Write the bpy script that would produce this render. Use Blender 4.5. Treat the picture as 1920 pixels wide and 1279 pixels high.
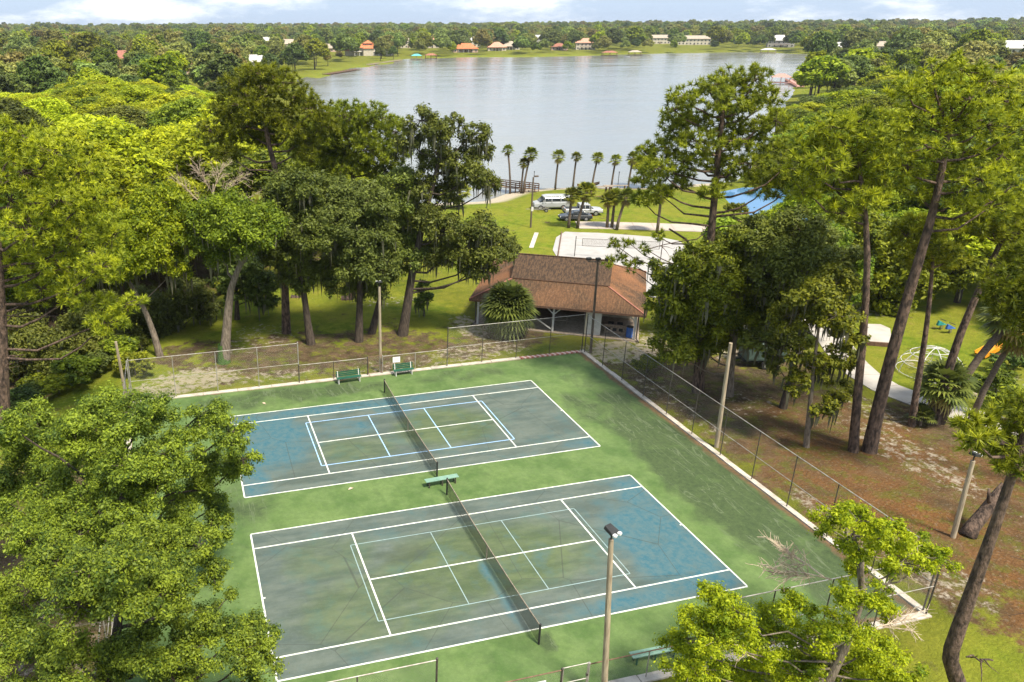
import bpy, bmesh, math, random
import numpy as np
from mathutils import Vector, Matrix

for o in list(bpy.data.objects): bpy.data.objects.remove(o)
S = bpy.context.scene
COL = S.collection
R = math.radians

# ------------------------------------------------------------------ camera
CAM = (-13.98, -31.76, 26.27)
cd = bpy.data.cameras.new('camera'); cam = bpy.data.objects.new('camera', cd); COL.objects.link(cam)
cam.location = CAM
cd.sensor_width = 36; cd.lens = 1466.34 / 1920 * 36
cd.shift_x = 243.55 / 1920
cd.clip_start = 0.5; cd.clip_end = 20000
cam.rotation_mode = 'QUATERNION'
yaw, pit, rol = 0.255945, 0.381513, -0.005134
cam.rotation_quaternion = (Matrix.Rotation(-yaw, 4, 'Z') @ Matrix.Rotation(math.pi / 2 - pit, 4, 'X') @ Matrix.Rotation(rol, 4, 'Z')).to_quaternion()
S.camera = cam

# ------------------------------------------------------------------ sky and sun
SUN_EL, SUN_AZ = R(60), R(158)            # azimuth clockwise from +Y
w = bpy.data.worlds.new('World'); S.world = w; w.use_nodes = True
nt = w.node_tree; nt.nodes.clear()
def N(t, typ, **k):
    n = t.nodes.new(typ)
    for a, b in k.items():
        if a.startswith('i_'):
            key = a[2:]; key = int(key) if key.isdigit() else key.replace('_', ' ')
            n.inputs[key].default_value = b
        else: setattr(n, a, b)
    return n
def LK(t, a, b): t.links.new(a, b)
out = N(nt, 'ShaderNodeOutputWorld'); bg = N(nt, 'ShaderNodeBackground'); bg.inputs['Strength'].default_value = 0.105
sky = N(nt, 'ShaderNodeTexSky', sky_type='NISHITA', sun_disc=False, sun_elevation=SUN_EL, sun_rotation=SUN_AZ, air_density=1.0, dust_density=1.2, ozone_density=1.4)
# thin broken cloud over the whole sky
tc = N(nt, 'ShaderNodeTexCoord')
mp = N(nt, 'ShaderNodeMapping'); mp.inputs['Scale'].default_value = (1, 1, 3.4)
nz = N(nt, 'ShaderNodeTexNoise', i_Scale=5.0, i_Detail=9, i_Roughness=0.62)
rp = N(nt, 'ShaderNodeMapRange', interpolation_type='SMOOTHSTEP'); rp.inputs[1].default_value = 0.47; rp.inputs[2].default_value = 0.70
mx = N(nt, 'ShaderNodeMix', data_type='RGBA')
mx.inputs[7].default_value = (8.6, 8.55, 8.4, 1)
base = N(nt, 'ShaderNodeMix', data_type='RGBA'); base.inputs[0].default_value = 0.8; base.inputs[7].default_value = (3.2, 4.15, 5.6, 1)
LK(nt, tc.outputs['Generated'], mp.inputs[0]); LK(nt, mp.outputs[0], nz.inputs['Vector']); LK(nt, nz.outputs[0], rp.inputs[0])
LK(nt, sky.outputs[0], base.inputs[6]); LK(nt, base.outputs[2], mx.inputs[6]); LK(nt, rp.outputs[0], mx.inputs[0])
LK(nt, mx.outputs[2], bg.inputs[0]); LK(nt, bg.outputs[0], out.inputs[0])
sd = bpy.data.lights.new('sun', 'SUN'); sd.energy = 4.4; sd.angle = R(11); sd.color = (1, 0.93, 0.78)
sun = bpy.data.objects.new('sun', sd); COL.objects.link(sun)
sv = Vector((math.sin(SUN_AZ) * math.cos(SUN_EL), math.cos(SUN_AZ) * math.cos(SUN_EL), math.sin(SUN_EL)))
sun.rotation_euler = (-sv).to_track_quat('-Z', 'Y').to_euler()
S.view_settings.view_transform = 'Standard'; S.view_settings.look = 'None'; S.view_settings.gamma = 1
S.view_settings.use_curve_mapping = False
S.view_settings.exposure = 0.86
S.render.engine = 'CYCLES'
cy = S.cycles; cy.max_bounces = 8; cy.diffuse_bounces = 4; cy.glossy_bounces = 2; cy.transmission_bounces = 6; cy.transparent_max_bounces = 12
cy.use_denoising = True; cy.caustics_reflective = False; cy.caustics_refractive = False
try: cy.denoiser = 'OPENIMAGEDENOISE'
except Exception: pass

# ------------------------------------------------------------------ helpers
def newmat(name):
    m = bpy.data.materials.new(name); m.use_nodes = True; t = m.node_tree; t.nodes.clear()
    o = N(t, 'ShaderNodeOutputMaterial'); b = N(t, 'ShaderNodeBsdfPrincipled'); LK(t, b.outputs[0], o.inputs[0])
    return m, t, b, o
def rgb(c): return (c[0], c[1], c[2], 1)
def pos(t): return N(t, 'ShaderNodeNewGeometry').outputs['Position']
def objco(t): return N(t, 'ShaderNodeTexCoord').outputs['Object']
def noise(t, vec, scale, detail=4, rough=.55, lo=.3, hi=.7):
    n = N(t, 'ShaderNodeTexNoise', i_Scale=scale, i_Detail=detail, i_Roughness=rough); LK(t, vec, n.inputs['Vector'])
    r = N(t, 'ShaderNodeMapRange', interpolation_type='SMOOTHSTEP'); r.inputs[1].default_value = lo; r.inputs[2].default_value = hi
    LK(t, n.outputs[0], r.inputs[0]); return r.outputs[0]
def mixc(t, fac, a, b):
    m = N(t, 'ShaderNodeMix', data_type='RGBA')
    for s, v in ((0, fac), (6, a), (7, b)):
        if isinstance(v, (tuple, list)): m.inputs[s].default_value = rgb(v)
        elif isinstance(v, (int, float)): m.inputs[s].default_value = v
        else: LK(t, v, m.inputs[s])
    return m.outputs[2]
def math_(t, op, a, b=None, c=None, clamp=False):
    m = N(t, 'ShaderNodeMath', operation=op, use_clamp=clamp)
    for i, v in enumerate((a, b, c)):
        if v is None: continue
        if isinstance(v, (int, float)): m.inputs[i].default_value = v
        else: LK(t, v, m.inputs[i])
    return m.outputs[0]
def attr(t, name):
    return N(t, 'ShaderNodeAttribute', attribute_name=name).outputs['Fac']
def bump(t, b, h, strength=.4, dist=.05):
    n = N(t, 'ShaderNodeBump'); n.inputs['Strength'].default_value = strength; n.inputs['Distance'].default_value = dist
    LK(t, h, n.inputs['Height']); LK(t, n.outputs[0], b.inputs['Normal'])
def simple(name, c1, c2=None, scale=4, rough=.7, bmp=0, metal=0, detail=4, world=False, spec=.4, stretch=None):
    m, t, b, o = newmat(name)
    v = pos(t) if world else objco(t)
    if stretch:
        q = N(t, 'ShaderNodeMapping'); q.inputs['Scale'].default_value = stretch; LK(t, v, q.inputs[0]); v = q.outputs[0]
    c2 = c2 or tuple(x * .75 for x in c1)
    f = noise(t, v, scale, detail)
    LK(t, mixc(t, f, c1, c2), b.inputs['Base Color'])
    b.inputs['Roughness'].default_value = rough; b.inputs['Metallic'].default_value = metal
    b.inputs['Specular IOR Level'].default_value = spec
    if bmp: bump(t, b, noise(t, v, scale * 2.5, detail), bmp, .04)
    return m
def mesh_np(name, V, F, mat=None, tint=None, smooth=False):
    V = np.asarray(V, np.float32).reshape(-1, 3); me = bpy.data.meshes.new(name)
    if isinstance(F, np.ndarray):
        nf, k = F.shape
        me.vertices.add(len(V)); me.vertices.foreach_set('co', V.ravel())
        me.loops.add(nf * k); me.loops.foreach_set('vertex_index', F.astype(np.int32).ravel())
        me.polygons.add(nf); me.polygons.foreach_set('loop_start', np.arange(0, nf * k, k, dtype=np.int32))
        me.polygons.foreach_set('loop_total', np.full(nf, k, np.int32))
        me.update(calc_edges=True)
    else:
        me.from_pydata(V.tolist(), [], F); me.update()
    if tint is not None:
        for k2, arr in (tint.items() if isinstance(tint, dict) else (('tint', tint),)):
            a = me.attributes.new(k2, 'FLOAT', 'POINT'); a.data.foreach_set('value', np.asarray(arr, np.float32))
    if smooth: me.polygons.foreach_set('use_smooth', np.ones(len(me.polygons), bool))
    if mat: me.materials.append(mat)
    return me
def link(name, me, parent=None, loc=None, rotz=0, label=None):
    o = bpy.data.objects.new(name, me); COL.objects.link(o)
    if parent: o.parent = parent
    if loc is not None: o.location = loc
    if rotz: o.rotation_euler = (0, 0, rotz)
    if label: o['label'] = label
    return o
def thing(name, label, cat, loc=(0, 0, 0), rotz=0, group=None):
    o = bpy.data.objects.new(name, None); COL.objects.link(o); o.empty_display_size = .2
    o.location = loc; o.rotation_euler = (0, 0, rotz); o['label'] = label; o['category'] = cat
    if group: o['group'] = group
    return o
def structure(o): o['kind'] = 'structure'; return o
def copy_tree(root, loc, rotz, label=None, group=None, scale=None):
    r = root.copy(); COL.objects.link(r); r.location = loc; r.rotation_euler = (0, 0, rotz)
    if scale is not None: r.scale = scale if isinstance(scale, tuple) else (scale,) * 3
    if label: r['label'] = label
    if group: r['group'] = group
    for ch in list(root.children):
        c = ch.copy(); COL.objects.link(c); c.parent = r
        for g in list(ch.children):
            d = g.copy(); COL.objects.link(d); d.parent = c
    return r
class MB:
    """collects boxes, bars and tubes for one mesh"""
    def __init__(s): s.v = []; s.f = []
    def add(s, V, F):
        n = len(s.v); s.v += [tuple(p) for p in V]; s.f += [tuple(i + n for i in f) for f in F]; return s
    def box(s, x0, x1, y0, y1, z0, z1, bev=0):
        V = [(x0, y0, z0), (x1, y0, z0), (x1, y1, z0), (x0, y1, z0), (x0, y0, z1), (x1, y0, z1), (x1, y1, z1), (x0, y1, z1)]
        return s.add(V, [(0, 3, 2, 1), (4, 5, 6, 7), (0, 1, 5, 4), (1, 2, 6, 5), (2, 3, 7, 6), (3, 0, 4, 7)])
    def bar(s, a, b, wx, wy=None):
        a = Vector(a); b = Vector(b); wy = wy or wx; d = (b - a).normalized()
        u = d.cross(Vector((0, 0, 1)));  u = u.normalized() if u.length > 1e-4 else Vector((1, 0, 0))
        v = u.cross(d).normalized(); V = []
        for p in (a, b):
            for i, j in ((-1, -1), (1, -1), (1, 1), (-1, 1)): V.append(p + u * i * wx / 2 + v * j * wy / 2)
        return s.add(V, [(0, 1, 2, 3), (7, 6, 5, 4), (0, 4, 5, 1), (1, 5, 6, 2), (2, 6, 7, 3), (3, 7, 4, 0)])
    def tube(s, pts, rad, n=8, cap=True):
        V, F = tube(pts, rad, n); 
        F = F.tolist()
        if cap: F.append(list(range(n))[::-1]); F.append(list(range(len(V) - n, len(V))))
        return s.add(V, F)
    def lathe(s, prof, n=12, c=(0, 0, 0)):
        V = []; F = []
        for r, z in prof:
            for k in range(n):
                a = 2 * math.pi * k / n; V.append((c[0] + r * math.cos(a), c[1] + r * math.sin(a), c[2] + z))
        for i in range(len(prof) - 1):
            for k in range(n):
                F.append((i * n + k, i * n + (k + 1) % n, (i + 1) * n + (k + 1) % n, (i + 1) * n + k))
        F.append(tuple(range(n))[::-1]); F.append(tuple(range((len(prof) - 1) * n, len(prof) * n)))
        return s.add(V, F)
    def build(s, name, mat, parent=None, loc=None, rotz=0, bevel=0, smooth=False, label=None):
        me = bpy.data.meshes.new(name); me.from_pydata(s.v, [], s.f); me.update(); me.materials.append(mat)
        if bevel:
            bm = bmesh.new(); bm.from_mesh(me)
            bmesh.ops.bevel(bm, geom=bm.edges[:], offset=bevel, segments=1, affect='EDGES', clamp_overlap=True)
            bm.to_mesh(me); bm.free()
        if smooth: me.polygons.foreach_set('use_smooth', np.ones(len(me.polygons), bool))
        return link(name, me, parent, loc, rotz, label)
def tube(pts, rad, n=6):
    P = np.array(pts, float); k = len(P)
    rad = np.full(k, rad) if np.isscalar(rad) else np.asarray(rad, float)
    T = np.gradient(P, axis=0); T /= np.linalg.norm(T, axis=1)[:, None] + 1e-9
    ref = np.array([0.31, 0.9, 0.1]); U = np.cross(T, ref); U /= np.linalg.norm(U, axis=1)[:, None] + 1e-9
    W = np.cross(T, U); a = np.arange(n) * 2 * np.pi / n
    V = (P[:, None] + rad[:, None, None] * (np.cos(a)[None, :, None] * U[:, None] + np.sin(a)[None, :, None] * W[:, None])).reshape(-1, 3)
    i = np.arange(k - 1)[:, None] * n; j = np.arange(n)[None]; j2 = (j + 1) % n
    F = np.stack([i + j, i + j2, i + n + j2, i + n + j], -1).reshape(-1, 4)
    return V, F

# ------------------------------------------------------------------ materials
def leafmat(name, c_light, c_dark, transl=.3, hue=.025, rough=.55):
    m, t, b, o = newmat(name)
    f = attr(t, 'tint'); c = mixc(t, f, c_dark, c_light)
    oi = N(t, 'ShaderNodeObjectInfo').outputs['Random']
    hs = N(t, 'ShaderNodeHueSaturation'); LK(t, c, hs.inputs['Color'])
    mr = N(t, 'ShaderNodeMapRange'); mr.inputs[3].default_value = .5 - hue; mr.inputs[4].default_value = .5 + hue; LK(t, oi, mr.inputs[0]); LK(t, mr.outputs[0], hs.inputs['Hue'])
    v2 = math_(t, 'FRACT', math_(t, 'MULTIPLY', oi, 7.31)); mv = N(t, 'ShaderNodeMapRange'); mv.inputs[3].default_value = .6; mv.inputs[4].default_value = 1.22
    LK(t, v2, mv.inputs[0]); LK(t, mv.outputs[0], hs.inputs['Value'])
    LK(t, hs.outputs[0], b.inputs['Base Color']); b.inputs['Roughness'].default_value = rough; b.inputs['Specular IOR Level'].default_value = .25
    tr = N(t, 'ShaderNodeBsdfTranslucent'); LK(t, hs.outputs[0], tr.inputs[0])
    ms = N(t, 'ShaderNodeMixShader'); ms.inputs[0].default_value = transl; LK(t, b.outputs[0], ms.inputs[1]); LK(t, tr.outputs[0], ms.inputs[2]); LK(t, ms.outputs[0], o.inputs[0])
    return m
M = {}
M['leaf_bright'] = leafmat('leaf_bright', (.60, .63, .020), (.22, .28, .014), .45, .016)
M['leaf_front'] = leafmat('leaf_front', (.26, .32, .024), (.05, .088, .014), .36, .004)
M['leaf_right'] = leafmat('leaf_right', (.46, .52, .014), (.12, .19, .008), .40, .012)
M['leaf_lime'] = leafmat('leaf_lime', (.52, .58, .012), (.14, .22, .008), .42, .004)
M['leaf_mid'] = leafmat('leaf_mid', (.31, .36, .018), (.08, .12, .012), .36)
M['leaf_dark'] = leafmat('leaf_dark', (.19, .225, .03), (.065, .092, .018), .33)
M['leaf_deep'] = leafmat('leaf_deep', (.17, .22, .036), (.068, .10, .022), .33)
M['leaf_far'] = leafmat('leaf_far', (.36, .37, .07), (.15, .17, .045), .32, .05)
M['needle'] = leafmat('needle', (.46, .48, .02), (.11, .15, .014), .36, .008)
M['needle_dark'] = leafmat('needle_dark', (.40, .44, .024), (.09, .125, .014), .35, .008)
M['palm_leaf'] = leafmat('palm_leaf', (.27, .29, .02), (.08, .11, .015), .28, .015)
M['palm_deep'] = leafmat('palm_deep', (.20, .225, .04), (.045, .065, .018), .25, .01)
M['thatch'] = leafmat('thatch', (.40, .33, .09), (.20, .14, .05), .2, .01)
M['moss'] = leafmat('moss', (.19, .18, .115), (.09, .09, .055), .25, .01)
M['bark'] = simple('bark', (.10, .075, .055), (.035, .026, .02), 3, .9, .6, stretch=(3, 3, .8))
M['bark_pine'] = simple('bark_pine', (.19, .125, .09), (.032, .022, .017), 2.6, .9, 1.0, detail=7, stretch=(2.2, 2.2, .8))
M['bark_pale'] = simple('bark_pale', (.25, .20, .15), (.10, .078, .058), 3, .9, .5, stretch=(3, 3, .8))
M['twig'] = simple('twig', (.62, .50, .36), (.40, .30, .22), 3, .9)
M['palm_bark'] = simple('palm_bark', (.20, .15, .11), (.09, .065, .05), 5, .9, .6, stretch=(1, 1, 4))
M['galv'] = simple('galv', (.42, .40, .36), (.24, .21, .18), 3, .55, 0, .3)
M['galv_dark'] = simple('galv_dark', (.10, .085, .07), (.05, .04, .035), 3, .6, 0, .2)
M['rust'] = simple('rust', (.22, .12, .07), (.11, .06, .04), 4, .7)
M['pole_wood'] = simple('pole_wood', (.44, .36, .25), (.26, .20, .135), 3, .85, .3, stretch=(4, 4, .4))
M['pole_dark'] = simple('pole_dark', (.16, .12, .09), (.08, .06, .045), 3, .85, .3, stretch=(4, 4, .4))
M['black'] = simple('black', (.03, .03, .03), (.018, .018, .018), 5, .6)
M['lampglass'] = simple('lampglass', (.75, .75, .72), (.6, .6, .58), 5, .25)
M['white'] = simple('white', (.66, .645, .61), (.52, .5, .47), 2, .6)
M['paper'] = simple('paper', (.8, .8, .79), (.7, .7, .69), 2, .6)
M['green_bench'] = simple('green_bench', (.21, .34, .26), (.15, .26, .20), 3, .5)
M['green_dark'] = simple('green_dark', (.02, .10, .06), (.015, .07, .045), 3, .5)
M['concrete'] = simple('concrete', (.56, .50, .42), (.38, .33, .27), 1.6, .9, .3, world=True, detail=7)
M['brick'] = simple('brick', (.42, .17, .13), (.30, .11, .09), 6, .9, .3)
M['brick_pale'] = simple('brick_pale', (.66, .50, .44), (.50, .36, .31), 6, .9, .3)
M['wood_brown'] = simple('wood_brown', (.17, .09, .055), (.09, .05, .032), 4, .85, .3)
M['wood_grey'] = simple('wood_grey', (.36, .29, .22), (.22, .17, .13), 4, .85, .3)
M['cream'] = simple('cream', (.68, .60, .46), (.55, .48, .36), 2, .8)
M['stucco'] = simple('stucco', (.62, .55, .44), (.50, .44, .35), .6, .85)
M['stucco_pink'] = simple('stucco_pink', (.60, .42, .33), (.5, .34, .27), .6, .85)
M['stucco_grey'] = simple('stucco_grey', (.42, .40, .37), (.33, .31, .29), .6, .85)
M['tile_orange'] = simple('tile_orange', (.62, .20, .08), (.45, .13, .05), .9, .8, .3)
M['tile_pink'] = simple('tile_pink', (.62, .30, .20), (.48, .22, .15), .9, .8, .3)
M['shingle_tan'] = simple('shingle_tan', (.42, .35, .27), (.32, .26, .2), .9, .85, .3)
M['shingle_red'] = simple('shingle_red', (.34, .14, .09), (.25, .10, .07), .9, .85, .3)
M['shingle_pale'] = simple('shingle_pale', (.55, .53, .5), (.44, .42, .4), .9, .85, .3)
M['glass_dark'] = simple('glass_dark', (.03, .035, .04), (.02, .025, .03), 2, .08, spec=.6)
M['car_white'] = simple('car_white', (.38, .385, .385), (.33, .335, .335), .8, .28, spec=.5)
M['car_silver'] = simple('car_silver', (.45, .46, .47), (.40, .41, .42), .8, .28, .0, .4, spec=.5)
M['car_dark'] = simple('car_dark', (.035, .04, .045), (.03, .034, .04), .8, .22, spec=.6)
M['tyre'] = simple('tyre', (.02, .02, .02), (.03, .03, .03), 6, .85)
M['rim'] = simple('rim', (.5, .5, .5), (.4, .4, .4), 6, .4, 0, .7)
M['red_lens'] = simple('red_lens', (.4, .02, .02), (.3, .015, .015), 6, .3)
M['orange'] = simple('orange', (.78, .33, .02), (.66, .26, .015), 2, .45)
M['teal'] = simple('teal', (.03, .25, .22), (.02, .2, .18), 3, .5)
M['blue'] = simple('blue', (.05, .14, .42), (.04, .1, .33), 3, .5)
M['turquoise'] = simple('turquoise', (.12, .48, .45), (.1, .4, .38), 3, .5)
M['cart_green'] = simple('cart_green', (.07, .105, .085), (.05, .08, .065), 1.5, .6)  # trailer paint darkened, deep shade under the oaks put into its colour
M['pink_wood'] = simple('pink_wood', (.5, .27, .22), (.38, .2, .16), 2, .8)
M['stone'] = simple('stone', (.34, .27, .2), (.16, .125, .095), 4, .9, .6)
M['moss_green'] = simple('moss_green', (.06, .13, .02), (.04, .08, .015), 6, .95)

def roof_mat():
    m, t, b, o = newmat('roof_shingle'); v = objco(t)
    q = N(t, 'ShaderNodeMapping'); q.inputs['Scale'].default_value = (3.2, .8, .8); LK(t, v, q.inputs[0])
    f1 = noise(t, q.outputs[0], 2.2, 6, .7, .42, .60); f2 = noise(t, v, .28, 3, .5, .38, .66); f3 = noise(t, v, 7, 5, .7, .35, .65)
    c = mixc(t, f1, (.060, .040, .026), (.155, .090, .050)); c = mixc(t, math_(t, 'MULTIPLY', f2, attr(t, 'orange_tone')), c, (.27, .122, .056)); c = mixc(t, math_(t, 'MULTIPLY', f3, .5), c, (.055, .036, .025))  # brown blends toward orange, strongest on the side hip faces
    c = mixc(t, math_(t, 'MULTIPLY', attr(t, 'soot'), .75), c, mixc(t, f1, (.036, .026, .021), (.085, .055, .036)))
    LK(t, c, b.inputs['Base Color']); b.inputs['Roughness'].default_value = .95; b.inputs['Specular IOR Level'].default_value = .15
    sx = N(t, 'ShaderNodeSeparateXYZ'); LK(t, v, sx.inputs[0])
    h = math_(t, 'FRACT', math_(t, 'MULTIPLY', sx.outputs[2], 14.0)); bump(t, b, math_(t, 'ADD', h, math_(t, 'MULTIPLY', f3, .8)), .6, .03)
    return m
M['roof'] = roof_mat()
def wire_mat(name, col, cell, frac, axis):
    """chain link / net: diagonal wires with open cells between them"""
    m, t, b, o = newmat(name); v = objco(t); s = N(t, 'ShaderNodeSeparateXYZ'); LK(t, v, s.inputs[0])
    x = s.outputs[axis]; z = s.outputs[2]
    def line(e):
        f = math_(t, 'FRACT', math_(t, 'DIVIDE', e, cell)); return math_(t, 'LESS_THAN', f, frac)
    a = line(math_(t, 'ADD', x, z)); c = line(math_(t, 'SUBTRACT', x, z)); k = math_(t, 'MAXIMUM', a, c)
    b.inputs['Base Color'].default_value = rgb(col); b.inputs['Roughness'].default_value = .6; b.inputs['Metallic'].default_value = .2
    tr = N(t, 'ShaderNodeBsdfTransparent'); ms = N(t, 'ShaderNodeMixShader'); LK(t, k, ms.inputs[0]); LK(t, tr.outputs[0], ms.inputs[1]); LK(t, b.outputs[0], ms.inputs[2]); LK(t, ms.outputs[0], o.inputs[0])
    return m
M['chain_x'] = wire_mat('chain_link_x', (.34, .32, .29), .07, .042, 0)
M['chain_y'] = wire_mat('chain_link_y', (.34, .32, .29), .07, .042, 1)
M['net'] = wire_mat('tennis_net', (.016, .018, .018), .06, .36, 1)
M['vnet'] = wire_mat('volley_net', (.12, .1, .09), .12, .1, 0)

# ------------------------------------------------------------------ terrain
LAKE = np.array([(63.51, 458.61), (69.06, 418.85), (108.78, 522.38), (167.39, 608.55), (195.22, 680.62), (252.34, 713.61), (330.16, 703.88), (408.35, 711.36), (491.93, 728.76), (598.4, 741.01), (605.85, 660.05), (460.53, 503.34), (343.38, 375.44), (213.02, 230.48), (149.66, 160.83), (105.73, 113.87), (86.11, 95.64), (67.98, 94.75), (58.94, 97.93), (50.06, 99.43), (42.15, 98.03), (34.71, 91.88), (21.41, 92.98), (23.49, 117.57), (31.32, 184.47), (44.19, 285.37), (53.42, 378.86)])
POND = np.array([(77.25, 84.25), (84.38, 86.74), (89.64, 83.67), (90.78, 77.44), (87.16, 70.02), (79.02, 63.31), (72.73, 61.52), (69.69, 64.52), (71.24, 72.52)])
DITCH = np.array([(-31.42, 29.59), (-27.64, 36.04), (-23.21, 41.25), (-18.5, 48.42), (-12.03, 59.18), (-5.32, 69.62)])
rng = np.random.default_rng(7)
def seg_dist(P, A, B):
    d = B - A; t = np.clip(((P - A) @ d) / (d @ d), 0, 1); return np.linalg.norm(P - A - t[:, None] * d, axis=1)
def inside(P, poly):
    r = np.zeros(len(P), bool); j = len(poly) - 1
    for i in range(len(poly)):
        xi, yi = poly[i]; xj, yj = poly[j]
        c = ((yi > P[:, 1]) != (yj > P[:, 1])) & (P[:, 0] < (xj - xi) * (P[:, 1] - yi) / (yj - yi + 1e-12) + xi); r ^= c; j = i
    return r
def sdf(P, poly):
    d = np.full(len(P), 1e9)
    for i in range(len(poly)): d = np.minimum(d, seg_dist(P, poly[i - 1], poly[i]))
    return np.where(inside(P, poly), -d, d)
def pl_dist(P, line):
    d = np.full(len(P), 1e9)
    for i in range(len(line) - 1): d = np.minimum(d, seg_dist(P, line[i], line[i + 1]))
    return d
def sstep(a, b, x): t = np.clip((x - a) / (b - a), 0, 1); return t * t * (3 - 2 * t)
_ph = rng.uniform(0, 6.28, (8, 3)); _fr = rng.normal(0, 1, (8, 2))
def lump(P, s):
    r = np.zeros(len(P))
    for k in range(8): r += np.sin((P @ _fr[k]) / s + _ph[k, 0])
    return r / 8
def zt(P):
    P = np.asarray(P, float).reshape(-1, 2)
    d = np.hypot(P[:, 0] - CAM[0], P[:, 1] - CAM[1])
    z = sstep(650, 2600, d) * 17 + sstep(500, 3000, d) * lump(P, 260) * 5
    z = z + lump(P, 5.5) * .13 * sstep(20, 34, np.hypot(P[:, 0], P[:, 1] - 7)) * (1 - sstep(200, 400, d))
    sl = sdf(P, LAKE); z = z * sstep(0, 30, sl) + np.where(sl < 0, -2.2, 0) * sstep(0, 12, -sl) - .9 * (1 - sstep(0, 10, np.maximum(sl, 0)))
    sp = sdf(P, POND); z = z - 1.5 * (1 - sstep(-3, 2.5, sp))
    z = z - 2.6 * (1 - sstep(1.5, 8, pl_dist(P, DITCH)))
    inc = (np.abs(P[:, 0]) < 18.9) & (P[:, 1] > -9.5) & (P[:, 1] < 24.8)
    return np.where(inc, -.06, z)
def z1(x, y): return float(zt(np.array([[x, y]]))[0])

def axis(lo, hi, step, far, g=1.11):
    a = list(np.arange(lo, hi + 1e-6, step)); s = step; x = a[-1]; up = []
    while x < far: s *= g; x += s; up.append(x)
    s = step; x = a[0]; dn = []
    while x > -far: s *= g; x -= s; dn.append(x)
    return np.array(dn[::-1] + a + up)
def grid(xs, ys):
    X, Y = np.meshgrid(xs, ys); n, m = len(xs), len(ys)
    i = (np.arange(m - 1)[:, None] * n + np.arange(n - 1)[None]).ravel()
    return np.stack([X.ravel(), Y.ravel()], 1), np.stack([i, i + 1, i + n + 1, i + n], 1)
P2, F = grid(axis(-55, 75, .7, 6500), axis(-26, 105, .7, 7500, 1.10))
Z = zt(P2)
def blobs(P, L):
    r = np.zeros(len(P))
    for x, y, rx, ry, a in L: r = np.maximum(r, a * (1 - sstep(.55, 1.25, np.hypot((P[:, 0] - x) / rx, (P[:, 1] - y) / ry))))
    return r
litter = blobs(P2, [(-3, 30.5, 12, 5.5, .8), (3, 28, 12, 3, .7), (13, 29, 5, 3, .85), (27, 3, 8.5, 17, 1), (25, 16, 8, 9, .85), (33, -2, 7, 13, 1), (24, -8, 5, 6, .75), (33, -12, 9, 9, .95), (-24, 4, 7, 14, .95), (-17, -14, 12, 5, .8), (36, 6, 3, 5, .8), (-14, 33, 4, 3.5, .7), (33, 18, 4, 5, .6), (-22, -12, 10, 10, .9), (-30, 40, 7, 12, .95), (-24, 46, 5, 10, .8), (-12, 66, 22, 9, 1)])
sand = blobs(P2, [(-14, 27.6, 4.5, 2.8, .95), (-8, 26.6, 5, 1.6, .7), (-17, 25.6, 3, 3.2, .9), (10, 27, 6, 2.4, .75), (22, 23.5, 4.5, 3, .95), (20.6, 14, 1.6, 9, .6), (20.3, -2, 1.2, 5, .8), (24, 25.5, 6, 1.3, .9), (11.5, 33, 2, 4, .9), (31, 3, 2.5, 7, .72), (34, 9, 2, 4, .7), (33, -6, 3, 3, .6), (26, 12, 3, 3, .55), (45, 15, 2.5, 2, .7), (48, 10, 4, 2, .7), (44.5, 8.5, 2, 1, .7), (-7.5, 36, 4, 3.5, .62), (22, -8, 2.2, 3, .7), (30, -9, 5, 5, .45), (-22, 0, 4, 6, .6), (3, 26, 8, 2, .6), (6, 42, 5, 2, .6), (-10, 34, 3, 3, .6), (52, 26, 5, 2, .8), (27, 25, 4, 4, .7), (34, 22, 7, 4, .9), (38, 27, 7, 4, .9)])
beach = (1 - sstep(5.2, 7.5, sdf(P2, LAKE))) * (np.hypot(P2[:, 0] - 52, P2[:, 1] - 97) < 30)
_dc = np.hypot(P2[:, 0] - CAM[0], P2[:, 1] - CAM[1])
_sl = sdf(P2, LAKE)
lawn = np.maximum(np.maximum(sstep(36, 50, P2[:, 1]) * sstep(10, 24, P2[:, 0] + P2[:, 1] * .02) * (1 - sstep(110, 170, _dc)), (_dc > 350) * (1 - sstep(8, 22, _sl)) * .7), blobs(P2, [(48, 14, 12, 14, 1), (60, 30, 20, 20, 1), (19, -14.5, 7, 4.2, 1), (8, -14, 8, 4, 1), (-20, 24, 5, 7, 1), (-17, 31, 5, 5, 1), (-10, 38, 7, 4, .8), (2, 35, 8, 4, .7), (12, 26.5, 8, 2, .6), (-8, 26, 8, 1.6, .6), (22, 20, 3, 5, .6), (-14, 44, 9, 9, 1), (-4, 44, 9, 7, .8), (6, 38, 6, 8, .8), (-24, 21, 6, 6, 1), (-15, 38, 5, 5, 1), (-12, 44, 6, 5, 1)]))
straw = blobs(P2, [(27, -2, 9, 11, 1), (29, 6, 6, 6, .8), (30, -12, 10, 8, 1)])
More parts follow.
